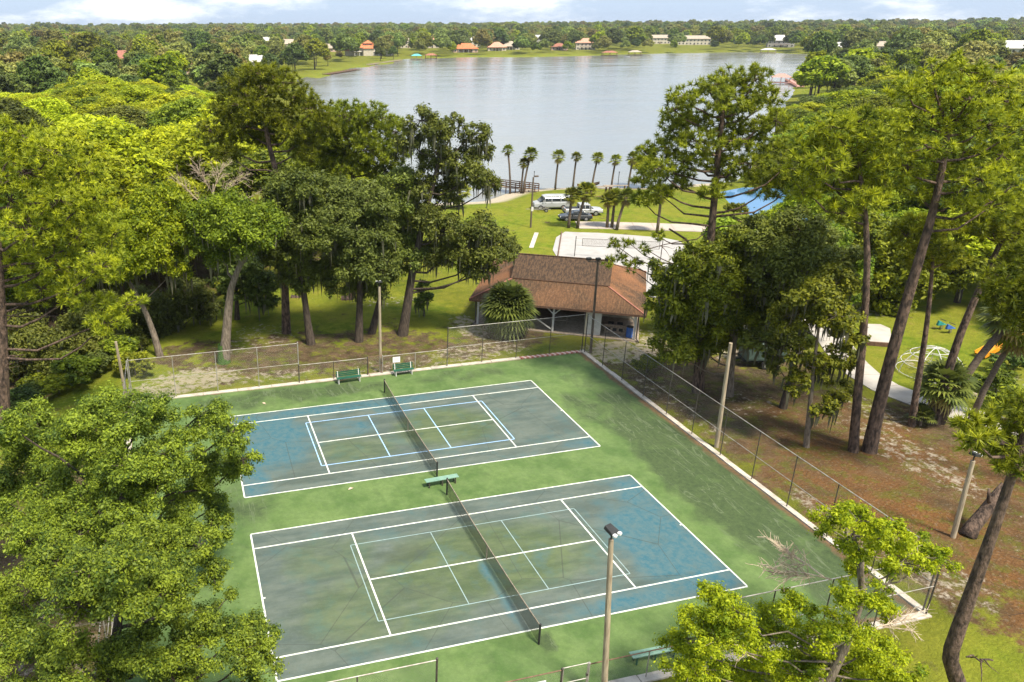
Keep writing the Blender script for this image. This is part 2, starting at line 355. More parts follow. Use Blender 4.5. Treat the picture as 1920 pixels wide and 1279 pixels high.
def ground_mat():
    m, t, b, o = newmat('ground'); v = pos(t)
    fine = noise(t, v, 5.5, 6, .7, .32, .68); med = noise(t, v, .9, 5, .62, .34, .66); big = noise(t, v, .16, 3, .5, .36, .64)
    g = mixc(t, med, (.085, .11, .010), (.175, .185, .016)); g = mixc(t, math_(t, 'MULTIPLY', big, .6), g, (.21, .20, .026))
    l = mixc(t, med, (.125, .18, .012), (.215, .25, .022)); l = mixc(t, math_(t, 'MULTIPLY', big, .6), l, (.26, .245, .03)); dry = noise(t, v, .45, 7, .7, .54, .70); l = mixc(t, math_(t, 'MULTIPLY', dry, .55), l, (.27, .21, .05))
    c = mixc(t, attr(t, 'lawn'), g, l)
    br = mixc(t, med, (.074, .048, .026), (.165, .110, .062)); st = mixc(t, fine, (.13, .058, .020), (.27, .128, .045)); br = mixc(t, math_(t, 'MULTIPLY', attr(t, 'straw'), math_(t, 'ADD', math_(t, 'MULTIPLY', big, .7), .35)), br, st)
    n1 = N(t, 'ShaderNodeTexNoise', i_Scale=.55, i_Detail=8, i_Roughness=.68); LK(t, v, n1.inputs['Vector'])
    def mask(a, k, gain):   # patchy edge: attribute plus noise
        e = math_(t, 'ADD', attr(t, a), math_(t, 'MULTIPLY', math_(t, 'SUBTRACT', n1.outputs[0], .5), k)); return math_(t, 'ADD', math_(t, 'MULTIPLY', math_(t, 'SUBTRACT', e, .5), gain), .5, clamp=True)
    tuft = noise(t, v, .8, 8, .72, .47, .60); dk = noise(t, v, .38, 5, .6, .45, .72)
    br = mixc(t, math_(t, 'MULTIPLY', dk, .55), br, (.075, .062, .036)); br = mixc(t, math_(t, 'MULTIPLY', tuft, .6), br, mixc(t, fine, (.085, .10, .014), (.15, .16, .02)))
    fleck = noise(t, v, 5.0, 5, .65, .55, .64); br = mixc(t, math_(t, 'MULTIPLY', fleck, .26), br, (.36, .30, .22))
    c = mixc(t, mask('litter', 3.6, 3.0), c, br)
    n2 = N(t, 'ShaderNodeTexNoise', i_Scale=1.7, i_Detail=7, i_Roughness=.72); LK(t, v, n2.inputs['Vector'])
    e = math_(t, 'ADD', attr(t, 'sand'), math_(t, 'MULTIPLY', math_(t, 'SUBTRACT', n2.outputs[0], .5), 3.2)); sm = math_(t, 'ADD', math_(t, 'MULTIPLY', math_(t, 'SUBTRACT', e, .82), 3.0), .4, clamp=True)
    sc_ = mixc(t, fine, (.36, .29, .21), (.58, .50, .40)); c = mixc(t, math_(t, 'MULTIPLY', sm, .8), c, sc_)
    c = mixc(t, attr(t, 'beach'), c, mixc(t, fine, (.46, .38, .28), (.58, .50, .38)))
    c = mixc(t, math_(t, 'MULTIPLY', fine, .38), c, mixc(t, .55, c, (.02, .02, .008)))
    LK(t, c, b.inputs['Base Color']); b.inputs['Roughness'].default_value = 1; b.inputs['Specular IOR Level'].default_value = .1
    bump(t, b, math_(t, 'ADD', fine, med), .7, .12)
    return m
ground = structure(link('ground', mesh_np('ground', np.column_stack([P2, Z]), F, ground_mat(), dict(litter=litter, sand=sand, beach=beach, lawn=lawn, straw=straw), True)))

def water_mat(name, col, rough, scale, strength):
    m, t, b, o = newmat(name); v = pos(t)
    q = N(t, 'ShaderNodeMapping'); q.inputs['Scale'].default_value = (.55, 1.6, 1); q.inputs['Rotation'].default_value = (0, 0, R(-20)); LK(t, v, q.inputs[0])
    n = N(t, 'ShaderNodeTexNoise', i_Scale=scale, i_Detail=6, i_Roughness=.6); LK(t, q.outputs[0], n.inputs['Vector'])
    n2 = N(t, 'ShaderNodeTexNoise', i_Scale=scale * .06, i_Detail=3); LK(t, q.outputs[0], n2.inputs['Vector'])
    b.inputs['Base Color'].default_value = rgb(col); b.inputs['IOR'].default_value = 1.33
    rr = N(t, 'ShaderNodeMapRange'); rr.inputs[1].default_value = .35; rr.inputs[2].default_value = .65; rr.inputs[3].default_value = rough * .6; rr.inputs[4].default_value = rough * 1.5; LK(t, n2.outputs[0], rr.inputs[0]); LK(t, rr.outputs[0], b.inputs['Roughness'])
    bump(t, b, math_(t, 'ADD', n.outputs[0], math_(t, 'MULTIPLY', n2.outputs[0], 2)), strength, .25); return m
def poly_sheet(name, poly, z, mat):
    me = bpy.data.meshes.new(name); me.from_pydata([(x, y, z) for x, y in poly], [], [tuple(range(len(poly)))]); me.update(); me.materials.append(mat)
    return structure(link(name, me))
def grow(poly, d):
    c = poly.mean(0); v = poly - c; return c + v * (1 + d / np.linalg.norm(v, axis=1)[:, None])
lk = poly_sheet('lake', grow(LAKE, 14), -.75, water_mat('lake_water', (.21, .21, .19), .13, .55, .26))
pw = poly_sheet('pond', grow(POND, 3), -.55, water_mat('pond_water', (.08, .19, .34), .04, .6, .05))  # blue sky reflection is put into the pond's base colour

# ------------------------------------------------------------------ tennis courts
def slab_mat():
    m, t, b, o = newmat('court_green'); v = pos(t)
    a = noise(t, v, .3, 7, .68, .36, .64); f = noise(t, v, 3.2, 6, .7, .3, .7); w_ = noise(t, v, .75, 6, .66, .38, .66)
    c = mixc(t, a, (.062, .116, .028), (.122, .184, .054)); c = mixc(t, math_(t, 'MULTIPLY', w_, .35), c, (.17, .235, .085))
    n1 = N(t, 'ShaderNodeTexNoise', i_Scale=.42, i_Detail=8, i_Roughness=.66, i_Distortion=.6); LK(t, v, n1.inputs['Vector'])
    e = math_(t, 'ADD', attr(t, 'stain'), math_(t, 'MULTIPLY', math_(t, 'SUBTRACT', n1.outputs[0], .5), 2.2)); sm = math_(t, 'ADD', math_(t, 'MULTIPLY', math_(t, 'SUBTRACT', e, .5), 1.9), .5, clamp=True)
    c = mixc(t, math_(t, 'MULTIPLY', sm, .86), c, mixc(t, f, (.028, .042, .020), (.058, .082, .032)))
    e2 = math_(t, 'ADD', attr(t, 'rustdirt'), math_(t, 'MULTIPLY', math_(t, 'SUBTRACT', n1.outputs[0], .5), 1.2)); s2 = math_(t, 'ADD', math_(t, 'MULTIPLY', math_(t, 'SUBTRACT', e2, .5), 3.5), .5, clamp=True)
    q = N(t, 'ShaderNodeMapping'); q.inputs['Scale'].default_value = (.9, .16, 1); q.inputs['Rotation'].default_value = (0, 0, R(12)); LK(t, v, q.inputs[0]); rn = N(t, 'ShaderNodeTexNoise', i_Scale=.9, i_Detail=5, i_Roughness=.55, i_Distortion=1.2); LK(t, q.outputs[0], rn.inputs['Vector'])
    rd = math_(t, 'SUBTRACT', 1, math_(t, 'MULTIPLY', math_(t, 'ABSOLUTE', math_(t, 'SUBTRACT', rn.outputs[0], .5)), 60), clamp=True); c = mixc(t, math_(t, 'MULTIPLY', math_(t, 'MULTIPLY', rd, sm), .55), c, (.17, .20, .12))
    c = mixc(t, s2, c, mixc(t, f, (.20, .105, .055), (.12, .07, .04)))
    c = mixc(t, math_(t, 'MULTIPLY', f, .40), c, (.055, .085, .03)); sp = noise(t, v, 11, 4, .7, .55, .72); c = mixc(t, math_(t, 'MULTIPLY', sp, .3), c, (.20, .26, .12))
    LK(t, c, b.inputs['Base Color']); b.inputs['Roughness'].default_value = .8; b.inputs['Specular IOR Level'].default_value = .25; bump(t, b, f, .15, .01); return m
P3, F3 = grid(np.arange(-18.6, 18.61, .4), np.arange(-9.2, 24.41, .4))
stain = blobs(P3, [(16.2, 5, 3.0, 14, .95), (16.5, -4, 2.6, 7, .9), (-9, 22.6, 6, 1.8, .75), (-2, 22.7, 3, 1.5, .55), (7, 22.8, 5, 1.2, .55), (-13, 10, 3, 6, .5), (14, 15, 2, 3, .55), (-12.6, 8, 1.5, 1.2, .8), (.45, -6.4, .5, .7, .95), (16, 20, 2, 3, .35), (-4, 22.5, 3, 1.2, .7)])
rustd = np.maximum(sstep(17.7, 18.6, P3[:, 0]) * .8, np.maximum(sstep(-8.6, -9.2, P3[:, 1]) * sstep(2, 16, P3[:, 0]), sstep(23.9, 24.4, P3[:, 1]) * .55))
slab = structure(link('court_slab', mesh_np('court_slab', np.column_stack([P3, np.zeros(len(P3))]), F3, slab_mat(), dict(stain=stain, rustdirt=rustd))))
def paint_mat():
    m, t, b, o = newmat('court_paint'); v = pos(t)
    a = noise(t, v, .35, 5, .62, .32, .68); f = noise(t, v, 2.6, 7, .72, .3, .7)
    q = N(t, 'ShaderNodeMapping'); q.inputs['Scale'].default_value = (.35, 1.3, 1); LK(t, v, q.inputs[0]); s = noise(t, q.outputs[0], .9, 6, .65, .35, .66)
    grey = mixc(t, s, (.068, .092, .082), (.118, .140, .118)); green = mixc(t, s, (.062, .090, .040), (.108, .138, .062)); blue = mixc(t, f, (.024, .100, .135), (.085, .158, .178))
    n1 = N(t, 'ShaderNodeTexNoise', i_Scale=.5, i_Detail=8, i_Roughness=.66); LK(t, v, n1.inputs['Vector'])
    def mask(nm, k, g): 
        e = math_(t, 'ADD', attr(t, nm), math_(t, 'MULTIPLY', math_(t, 'SUBTRACT', n1.outputs[0], .5), k)); return math_(t, 'ADD', math_(t, 'MULTIPLY', math_(t, 'SUBTRACT', e, .5), g), .5, clamp=True)
    c = mixc(t, mask('worn', 1.9, 1.2), grey, green); c = mixc(t, mask('blue', 2.4, 1.05), c, blue)
    c = mixc(t, math_(t, 'MULTIPLY', f, .30), c, (.055, .07, .045)); sp = noise(t, v, 9, 5, .75, .52, .74); c = mixc(t, math_(t, 'MULTIPLY', sp, .28), c, (.17, .19, .15)); cr = N(t, 'ShaderNodeTexVoronoi', feature='DISTANCE_TO_EDGE', i_Scale=.17); LK(t, v, cr.inputs['Vector']); ck = math_(t, 'MULTIPLY', math_(t, 'LESS_THAN', cr.outputs['Distance'], .0032), .5); c = mixc(t, ck, c, (.045, .05, .04)); c = mixc(t, math_(t, 'MULTIPLY', mask('mildew', 1.6, 2.2), .6), c, (.05, .06, .042))
    LK(t, c, b.inputs['Base Color']); b.inputs['Roughness'].default_value = .75; b.inputs['Specular IOR Level'].default_value = .3; bump(t, b, f, .12, .01); return m
PM = paint_mat()
def line_mat(name, c1, c2):
    m, t, b, o = newmat(name); v = pos(t); f = noise(t, v, 3, 7, .75, .35, .75); LK(t, mixc(t, f, c1, c2), b.inputs['Base Color']); b.inputs['Roughness'].default_value = .7; return m
LW = line_mat('line_white', (.72, .72, .66), (.38, .40, .33)); LB = line_mat('line_blue', (.36, .55, .85), (.28, .44, .66)); LF = line_mat('line_faded', (.27, .36, .37), (.19, .26, .22))
HL, HW_, SW_, SV = 23.77 / 2, 10.97 / 2, 8.23 / 2, 6.40
def court(cx, cy, name, blue, worn, mildew, pk, pkw):
    Pc, Fc = grid(np.linspace(-HL, HL, 61), np.linspace(-HW_, HW_, 29))
    o = structure(link(name, mesh_np(name, np.column_stack([Pc, np.zeros(len(Pc))]), Fc, PM, dict(blue=blobs(Pc, blue), worn=blobs(Pc, worn), mildew=blobs(Pc, mildew))), None, (cx, cy, .005)))
    def ln(x0, x1, y0, y1, mat=LW, z=.004): MB().add([(x0, y0, z), (x1, y0, z), (x1, y1, z), (x0, y1, z)], [(0, 1, 2, 3)]).build('court_line', mat, o)
    e = .045
    for s in (-1, 1):
        ln(-HL, HL, s * HW_ - e, s * HW_ + e); ln(s * HL - e, s * HL + e, -HW_ + e, HW_ - e, z=.0045)
        ln(-HL + e, HL - e, s * SW_ - e, s * SW_ + e); ln(s * SV - e, s * SV + e, -SW_ + e, SW_ - e, z=.0045)
    ln(-SV + e, SV - e, -e, e, z=.0055)
    q = pkw / 2; a, b_, k = 6.72, 3.05, 2.13
    for s in (-1, 1):
        ln(-a, a, s * b_ - q, s * b_ + q, pk, .003); ln(s * a - q, s * a + q, -b_ + q, b_ - q, pk, .0035); ln(s * k - q, s * k + q, -b_ + q, b_ - q, pk, .0035)
    for s in (-1, 1): ln(*sorted((s * (HL - e), s * (HL - e - .12))), -e, e, z=.0065)
    return o
C2 = (0.03, 14.75)
court(0, 0, 'near_tennis_court', [(9.6, -1.5, 2.6, 5, 1), (8, -4.9, 5.5, .7, .95), (-.35, -2.6, .35, 2.8, .85), (11, 2, 1.5, 4, .8)], [(0, 0, 6.6, 3.4, 1), (-6, -2, 5, 3, .75), (-8, 2.2, 3, 2, .6)], [(-4.2, 1.6, 2, 1, .6), (-4.2, -1.5, 2, .8, .5), (8, -3.8, 3, .3, .5)], LF, .05)
court(*C2, 'far_tennis_court', [(-9.5, 1.5, 3, 4.5, 1), (-4, 4.7, 8, .8, .95), (2.5, 4.8, 5, .6, .75), (-4, 1.5, 2.2, 1.3, .55), (11, -4.9, 2, .6, .55), (-11, -4, 1, 2, .8), (0, 3.5, 1.5, 1.5, .6)], [(2.8, 0, 4.2, 3, .95), (-4, -1.5, 3, 2, .7)], [(-7, -4.6, 4, .5, .5), (-2, 4.8, 4, .5, .35), (-3, -3.5, 5, 1, .4)], LB, .07)

def tennis_net(cx, cy, label):
    t = thing('tennis_net', label, 'net', (cx, cy, .005), 0, 'tennis nets')
    L = 6.4
    for s in (-1, 1):
        p = MB().tube([(0, s * L, 0), (0, s * L, 1.12)], .05, 10).build('post', M['black'], t); MB().lathe([(.055, 0), (.055, .03), (.02, .06)], 10, (0, s * L, 1.12)).build('post_cap', M['black'], p)
    ys = np.linspace(-L, L, 33); h = .914 + (1.07 - .914) * (ys / L) ** 2
    V = []; 
    for y, z in zip(ys, h): V += [(0, y, .02), (0, y, z - .06)]
    i = np.arange(32) * 2; link('mesh', mesh_np('net_mesh', np.array(V), np.stack([i, i + 2, i + 3, i + 1], 1), M['net']), t)
    b = MB()
    for k in range(32): b.bar((0, ys[k], h[k] - .03), (0, ys[k + 1], h[k + 1] - .03), .03, .075)
    b.build('tape', M['wood_grey'], t)
    MB().box(-.02, .02, -.035, .035, 0, .9).build('centre_strap', M['wood_grey'], t)
    return t
tennis_net(0, 0, 'sagging dark tennis net with pale tape across the nearer court')
tennis_net(*C2, 'dark tennis net across the farther court')

# ------------------------------------------------------------------ kerbs
def kerb(name, a, b, wdt, seg, mat=None, z=.07):
    root = bpy.data.objects.new(name, None); COL.objects.link(root); root['kind'] = 'structure'
    a = Vector(a); b = Vector(b); L = (b - a).length; n = max(1, round(L / seg)); d = (b - a) / n; u = d.normalized(); v = Vector((-u.y, u.x)); rr = random.Random(name)
    for k in range(n):
        p = a + d * k + u * .015; q = a + d * (k + 1) - u * .015; j = rr.uniform(-.025, .025); zz = z + rr.uniform(-.02, .012)
        V = [(*(p - v * (wdt / 2 + j)), -.1), (*(q - v * (wdt / 2 + j)), -.1), (*(q + v * (wdt / 2 - j)), -.1), (*(p + v * (wdt / 2 - j)), -.1)]; V += [(x, y, zz) for x, y, _ in V]
        MB().add(V, [(0, 3, 2, 1), (4, 5, 6, 7), (0, 1, 5, 4), (1, 2, 6, 5), (2, 3, 7, 6), (3, 0, 4, 7)]).build('kerb_segment', mat or M['concrete'], root)
    return root
kf = kerb('kerb_far', (-18.85, 24.62), (12.9, 24.62), .42, 2.6)
bm_a = MB().box(-.10, .10, -.21, .21, -.1, .075).build('brick', M['brick'], kf, (13.05, 24.62, 0), R(28)); bm_b = None
for k in range(1, 24):
    o = link('brick', bm_a.data, kf, (13.05 + k * .232, 24.62 + .012 * math.sin(k * 2.1), .004 * math.sin(k)), R(28) + .05 * math.sin(k * 3.3))
    if k % 2:
        if bm_b is None: bm_b = bm_a.data.copy(); bm_b.materials[0] = M['brick_pale']
        o.data = bm_b
kerb('kerb_right', (18.82, 24.85), (18.82, -9.2), .36, 2.4)
kerb('kerb_near', (18.9, -9.45), (-18.6, -9.45), .42, 3.0)
kerb('kerb_left', (-18.82, -9.2), (-18.82, 24.4), .36, 3.0)

# ------------------------------------------------------------------ fences
def fence(name, label, a, b, segs, chain, dirt=False):
    """segs: list of (t0, t1, height, post step, midrail, rail material, post material) with t in metres from a"""
    a = Vector(a); b = Vector(b); u = (b - a).normalized(); ang = math.atan2(u.y, u.x)
    t = thing(name, label, 'fence', (a.x, a.y, 0), 0, 'chain link court fences')
    pt = lambda s, z: (u.x * s, u.y * s, z)
    for (t0, t1, h, step, mid, rm, pm) in segs:
        n = max(1, round((t1 - t0) / step))
        for k in range(n + 1):
            s = t0 + (t1 - t0) * k / n; e = k in (0, n); r = .042 if e else .03
            p = MB().tube([pt(s, -.1), pt(s, h + (.06 if e else 0))], r, 8).build('post', M[pm], t)
            if e: MB().lathe([(r + .012, 0), (r + .012, .04), (.01, .08)], 8, pt(s, h + .05)).build('post_cap', M[pm], p)
        MB().tube([pt(t0, h), pt(t1, h)], .026, 6).build('top_rail', M[rm], t)
        if mid: MB().tube([pt(t0 + .05, mid), pt(t1 - .05, mid)], .02, 6).build('middle_rail', M[rm], t)
        V = [pt(t0, .05), pt(t1, .05), pt(t1, h - .02), pt(t0, h - .02)]
        link('wire_mesh', mesh_np('wire_mesh', np.array(V), np.array([[0, 1, 2, 3]]), M[chain]), t)
    return t
FZ = 3.42
ff = fence('court_fence', 'tall chain link fence with low gated middle along the far kerb', (-18.75, 24.62), (18.72, 24.62), [(0, 12.7, FZ, 3.1, 1.7, 'galv', 'galv'), (12.7, 18.3, 1.55, 2.8, 0, 'galv', 'galv_dark'), (19.55, 25.1, 1.55, 2.8, 0, 'galv', 'galv'), (25.1, 37.47, FZ, 3.1, 1.7, 'galv', 'galv_dark')], 'chain_x')
fr = fence('court_fence', 'tall chain link fence along the right kerb beside the pine litter', (18.82, 24.3), (18.82, -9.2), [(0, 33.5, FZ, 3.05, 1.7, 'galv', 'galv_dark')], 'chain_y')
fn = fence('court_fence', 'near chain link fence with low gated middle at the bottom edge', (-18.75, -9.45), (18.72, -9.45), [(0, 12.75, FZ, 3.1, 0, 'galv', 'galv_dark'), (12.75, 18.25, 1.5, 2.75, 0, 'rust', 'galv_dark'), (19.5, 25.2, 1.5, 2.85, 0, 'rust', 'galv'), (25.2, 37.47, FZ, 3.1, 1.7, 'galv', 'galv_dark')], 'chain_x')
fl = fence('court_fence', 'chain link fence along the left court edge behind the big leafy tree', (-18.82, -9.2), (-18.82, 24.3), [(0, 33.5, FZ, 3.05, 1.7, 'galv', 'galv')], 'chain_y')
def gate(x, y, wd, h, label, mat):
    t = thing('gate', label, 'gate', (x, y, .06), 0, 'court gates')
    MB().tube([(0.06, 0, .1), (.06, 0, h)], .024, 6).build('stile', M[mat], t); MB().tube([(wd - .06, 0, .1), (wd - .06, 0, h)], .024, 6).build('stile', M[mat], t)
    for z in (.12, h * .45, h - .02): MB().tube([(.06, 0, z), (wd - .06, 0, z)], .02, 6).build('rail', M[mat], t)
    link('wire_mesh', mesh_np('wire_mesh', np.array([(.06, 0, .12), (wd - .06, 0, .12), (wd - .06, 0, h), (.06, 0, h)]), np.array([[0, 1, 2, 3]]), M['chain_x']), t)
    MB().box(wd - .1, wd - .02, -.04, .04, h * .55, h * .62).build('latch', M['galv_dark'], t)
gate(-.45, 24.62, 1.25, 1.6, 'reddish framed gate in the far court fence beside the white notice', 'rust')
gate(-.5, -9.45, 1.25, 1.55, 'grey framed gate in the near fence beside the lamp post', 'galv')
def notice(x, y, z, wd, h, label):
    t = thing('notice_sign', label, 'sign', (x, y, z))
    MB().box(-wd / 2, wd / 2, -.012, 0, 0, h).build('board', M['paper'], t)
    for k in range(4):
        MB().box(-wd * .36, wd * (.36 - .1 * (k % 3)), -.0145, -.0125, h * (.74 - .15 * k), h * (.78 - .15 * k)).build('text_line', M['stucco_grey'], t)
notice(1.95, 24.55, .92, .62, .48, 'white notice board hung on the low far fence by the gate')
notice(-1.55, -9.52, .72, .62, .5, 'white notice board hung on the low near fence by the gate')

# ------------------------------------------------------------------ benches
def bench(name, label, loc, rotz, L, back, seat, legm, legs=(-.8, 0, .8)):
    t = thing(name, label, 'bench', loc, rotz, 'green court benches')
    for k in range(3): MB().box(-L / 2, L / 2, -.19 + k * .135, -.07 + k * .135, .43, .47).build('seat_plank', M[seat], t)
    for x in legs:
        b = MB(); xx = x * L / 2
        b.box(xx - .03, xx + .03, -.17, -.11, 0, .43).box(xx - .03, xx + .03, .11, .17, 0, .43).box(xx - .025, xx + .025, -.2, .2, .39, .428); b.build('leg', M[legm], t)
        if back: MB().bar((xx, .2, .40), (xx, .30, .95), .06).build('back_support', M[legm], t)
    if back:
        for k in range(3): MB().bar((-L / 2, .225 + .025 * k, .57 + k * .14), (L / 2, .225 + .025 * k, .57 + k * .14), .03, .11).build('back_slat', M[seat], t)
    return t
bench('bench', 'pale green backless bench standing between the two courts', (.06, 7.55, .005), R(3), 2.15, False, 'green_bench', 'galv_dark')
bench('bench', 'dark green bench with backrest on white legs by the far fence', (-2.2, 23.75, .005), R(3), 2.0, True, 'green_dark', 'white', (-.86, .86))
bench('bench', 'green bench with backrest just right of the far gate', (2.4, 24.0, .005), R(2), 1.7, True, 'green_dark', 'white', (-.8, .8))
bench('bench', 'weathered green bench by the near fence and lower right tree', (4.55, -8.55, .005), R(-1), 2.3, False, 'green_bench', 'green_dark')

# ------------------------------------------------------------------ light poles
def lamp_pole(label, base, h, lean, mat, r0, r1, head='flood', face=0):
    t = thing('light_pole', label, 'light pole', (*base, z1(*base) - .05), 0, 'light poles around the courts')
    top = (lean[0], lean[1], h); MB().tube([(0, 0, -.2), (lean[0] * .5, lean[1] * .5, h * .5), top], [r0, (r0 + r1) / 2, r1], 12).build('pole', M[mat], t)
    tx, ty = lean
    if head == 'flood':
        hd = MB(); c, s = math.cos(face), math.sin(face)
        MB().tube([top, (tx, ty, h + .28)], .035, 8).build('bracket', M['galv_dark'], t)
        V = [(-.28, -.24, .05), (.28, -.24, .05), (.24, .34, .22), (-.24, .34, .22), (-.26, -.26, .24), (.26, -.26, .24), (.2, .3, .42), (-.2, .3, .42)]
        V = [(tx + .8 * (x * c - y * s), ty + .8 * (x * s + y * c), h + .22 + z * .8) for x, y, z in V]
        hd.add(V, [(0, 3, 2, 1), (4, 5, 6, 7), (0, 1, 5, 4), (1, 2, 6, 5), (2, 3, 7, 6), (3, 0, 4, 7)]); ho = hd.build('lamp_head', M['black'], t, bevel=.02)
        for sx in (-.13, .13): MB().lathe([(.0, -.05), (.09, -.03), (.1, .05), (.02, .09)], 10, (tx + sx * c + .24 * s, ty + sx * s - .24 * c, h + .34)).build('lamp_lens', M['lampglass'], ho)
    elif head == 'cross':
        MB().bar((tx - .75, ty + .3, h - .1), (tx + .75, ty - .3, h - .1), .09).build('crossarm', M['pole_dark'], t)
        for k in (-.7, -.0, .7):
            q = (tx + k, ty - .4 * k, h + .02)
            ho = MB().box(q[0] - .2, q[0] + .2, q[1] - .14, q[1] + .14, q[2], q[2] + .22).build('lamp_head', M['black'], t, bevel=.03)
    elif head == 'street':
        MB().tube([top, (tx + .35, ty, h + .1)], .04, 8).build('arm', M['pole_dark'], t); MB().box(tx + .2, tx + .75, ty - .14, ty + .14, h, h + .2).build('lamp_head', M['pole_dark'], t, bevel=.03)
        MB().box(-.16, .16, -.16, -.06, 2.4, 3.0).build('meter_box', M['white'], t)
    return t
lamp_pole('brown wooden lamp post with black floodlight by the near gate', (1.32, -9.95), 8.1, (-.55, .1), 'pole_wood', .14, .10, 'flood', R(20))
lamp_pole('pale thin wooden light pole beside the far gate', (.72, 24.95), 7.4, (-.05, .05), 'pole_wood', .13, .1, 'flood', R(180))
lamp_pole('tall dark light pole with crossarm lamps at the far right fence corner', (19.3, 24.1), 8.3, (-.12, .1), 'pole_dark', .12, .09, 'cross')
lamp_pole('leaning pale wooden pole at the right fence under the oaks', (19.35, 7.1), 7.6, (-.25, .05), 'pole_wood', .15, .11, 'none')
lamp_pole('pale wooden light pole in the brown litter by the right edge pine', (25.6, -4.9), 4.9, (-.25, .05), 'pole_wood', .14, .11, 'flood', R(100))
lamp_pole('dark street lamp pole on the lawn left of the white van', (33.67, 67.45), 7.1, (-.1, .0), 'pole_dark', .13, .1, 'street')
lamp_pole('short weathered pole at the far left fence corner', (-19.3, 25.6), 4.6, (-.2, .1), 'pole_wood', .12, .1, 'none')

# ------------------------------------------------------------------ pavilion
PW, PD = 15.7, 13.9; EZ, BZ, RZ = 2.72, 4.1, 5.5; IN = 3.45
pav = thing('pavilion', 'open picnic pavilion with brown shingled dutch gable roof and white posts', 'pavilion', (11.4, 33.05, 0), R(-32.3))
def roof_part(name, quads, parent, orange_fac=0., soot=0., n=8):
    V = []; F = []; fd = []; st = []
    for q, fa, so in quads:
        q = [np.array(p, float) for p in q]
        for i in range(n + 1):
            for j in range(n + 1):
                a, b = i / n, j / n; p = (q[0] * (1 - a) + q[1] * a) * (1 - b) + (q[3] * (1 - a) + q[2] * a) * b
                V.append(p); fd.append(fa); st.append(so)
        o = len(V) - (n + 1) ** 2
        for i in range(n):
            for j in range(n): F.append([o + i * (n + 1) + j, o + (i + 1) * (n + 1) + j, o + (i + 1) * (n + 1) + j + 1, o + i * (n + 1) + j + 1])
    return link(name, mesh_np(name, np.array(V), np.array(F), M['roof'], dict(orange_tone=np.array(fd), soot=np.array(st))), parent)
c0, c1, c2, c3 = (0, 0, EZ), (PW, 0, EZ), (PW, PD, EZ), (0, PD, EZ)
b0, b1, b2, b3 = (IN, IN - .3, BZ), (PW - IN, IN - .3, BZ), (PW - IN, PD - IN + .3, BZ), (IN, PD - IN + .3, BZ)
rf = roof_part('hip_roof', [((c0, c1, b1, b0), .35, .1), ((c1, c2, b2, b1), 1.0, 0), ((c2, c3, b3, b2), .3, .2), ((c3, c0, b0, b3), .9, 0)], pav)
g0, g1, g2, g3 = (IN - .15, IN - .35, BZ + .1), (PW - IN + .15, IN - .35, BZ + .1), (PW - IN + .15, PD - IN + .35, BZ + .1), (IN - .15, PD - IN + .35, BZ + .1)
rl, rr_ = (IN - .15, PD / 2, RZ), (PW - IN + .15, PD / 2, RZ)
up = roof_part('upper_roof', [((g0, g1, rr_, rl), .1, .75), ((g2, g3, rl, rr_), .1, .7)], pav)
MB().add([(IN, IN, BZ + .02), (IN, PD - IN, BZ + .02), (IN, PD / 2, RZ - .06)], [(0, 1, 2)]).build('gable_wall', M['wood_brown'], pav)
MB().add([(PW - IN, IN, BZ + .02), (PW - IN, PD - IN, BZ + .02), (PW - IN, PD / 2, RZ - .06)], [(0, 1, 2)]).build('gable_wall', M['wood_brown'], pav)
MB().bar((g0[0], g0[1], g0[2] - .04), (g1[0], g1[1], g1[2] - .04), .05, .06).build('upper_fascia', M['wood_brown'], pav)
for a, b in ((c1, b1), (c0, b0), (c2, b2), (c3, b3)):
    MB().bar((a[0], a[1], a[2] + .03), (b[0], b[1], b[2] + .03), .14, .05).build('hip_cap', M['shingle_red'], rf)
MB().bar((rl[0], rl[1], rl[2] + .03), (rr_[0], rr_[1], rr_[2] + .03), .22, .05).build('ridge_cap', M['roof'], up)
for a, b in ((c0, c1), (c1, c2), (c2, c3), (c3, c0)):
    MB().bar((a[0], a[1], EZ - .1), (b[0], b[1], EZ - .1), .05, .2).build('fascia', M['wood_brown'], pav)
MB().add([(0.05, .05, EZ - .21), (PW - .05, .05, EZ - .21), (PW - .05, PD - .05, EZ - .21), (.05, PD - .05, EZ - .21)], [(0, 3, 2, 1)]).build('ceiling', M['wood_brown'], pav)
MB().box(.3, PW - .3, .4, PD - .4, -.05, .1).build('floor_slab', M['wood_grey'], pav)
for x, y in [(.75, .75), (7.75, .75), (PW - .75, .75), (.75, 5), (.75, 9.3), (.75, PD - .75), (7.75, PD - .75), (PW - .75, PD - .75), (PW - .75, 5), (PW - .75, 9.3)]:
    MB().box(x - .09, x + .09, y - .09, y + .09, .1, EZ - .22).build('post', M['white'], pav)
    for s in (-1, 1):
        if .2 < x + s * .8 < PW - .2: MB().bar((x, y, 1.75), (x + s * .75, y, EZ - .25), .1).build('brace', M['white'], pav)
MB().bar((4.9, .62, 2.1), (7.6, .62, .35), .1).build('loose_brace', M['white'], pav)
MB().box(10.75, 12.0, .9, 1.05, .1, EZ - .22).build('white_panel', M['white'], pav)
MB().box(10.6, 15.0, 6.2, 6.35, .1, EZ - .22).build('kitchen_wall', M['cream'], pav)
MB().box(10.6, 10.75, .9, 6.35, .1, EZ - .22).build('kitchen_wall', M['cream'], pav)
MB().box(2.0, 10.4, 8.6, 8.75, .1, 1.0).build('back_wall', M['wood_grey'], pav)
MB().tube([(PW - .55, .55, EZ - .25), (PW - .55, .55, .25), (PW - .3, .1, .12)], .06, 8).build('downpipe', M['galv_dark'], pav)
MB().tube([(.55, .55, EZ - .25), (.55, .55, .25), (.2, .2, .12)], .06, 8).build('downpipe', M['galv_dark'], pav)
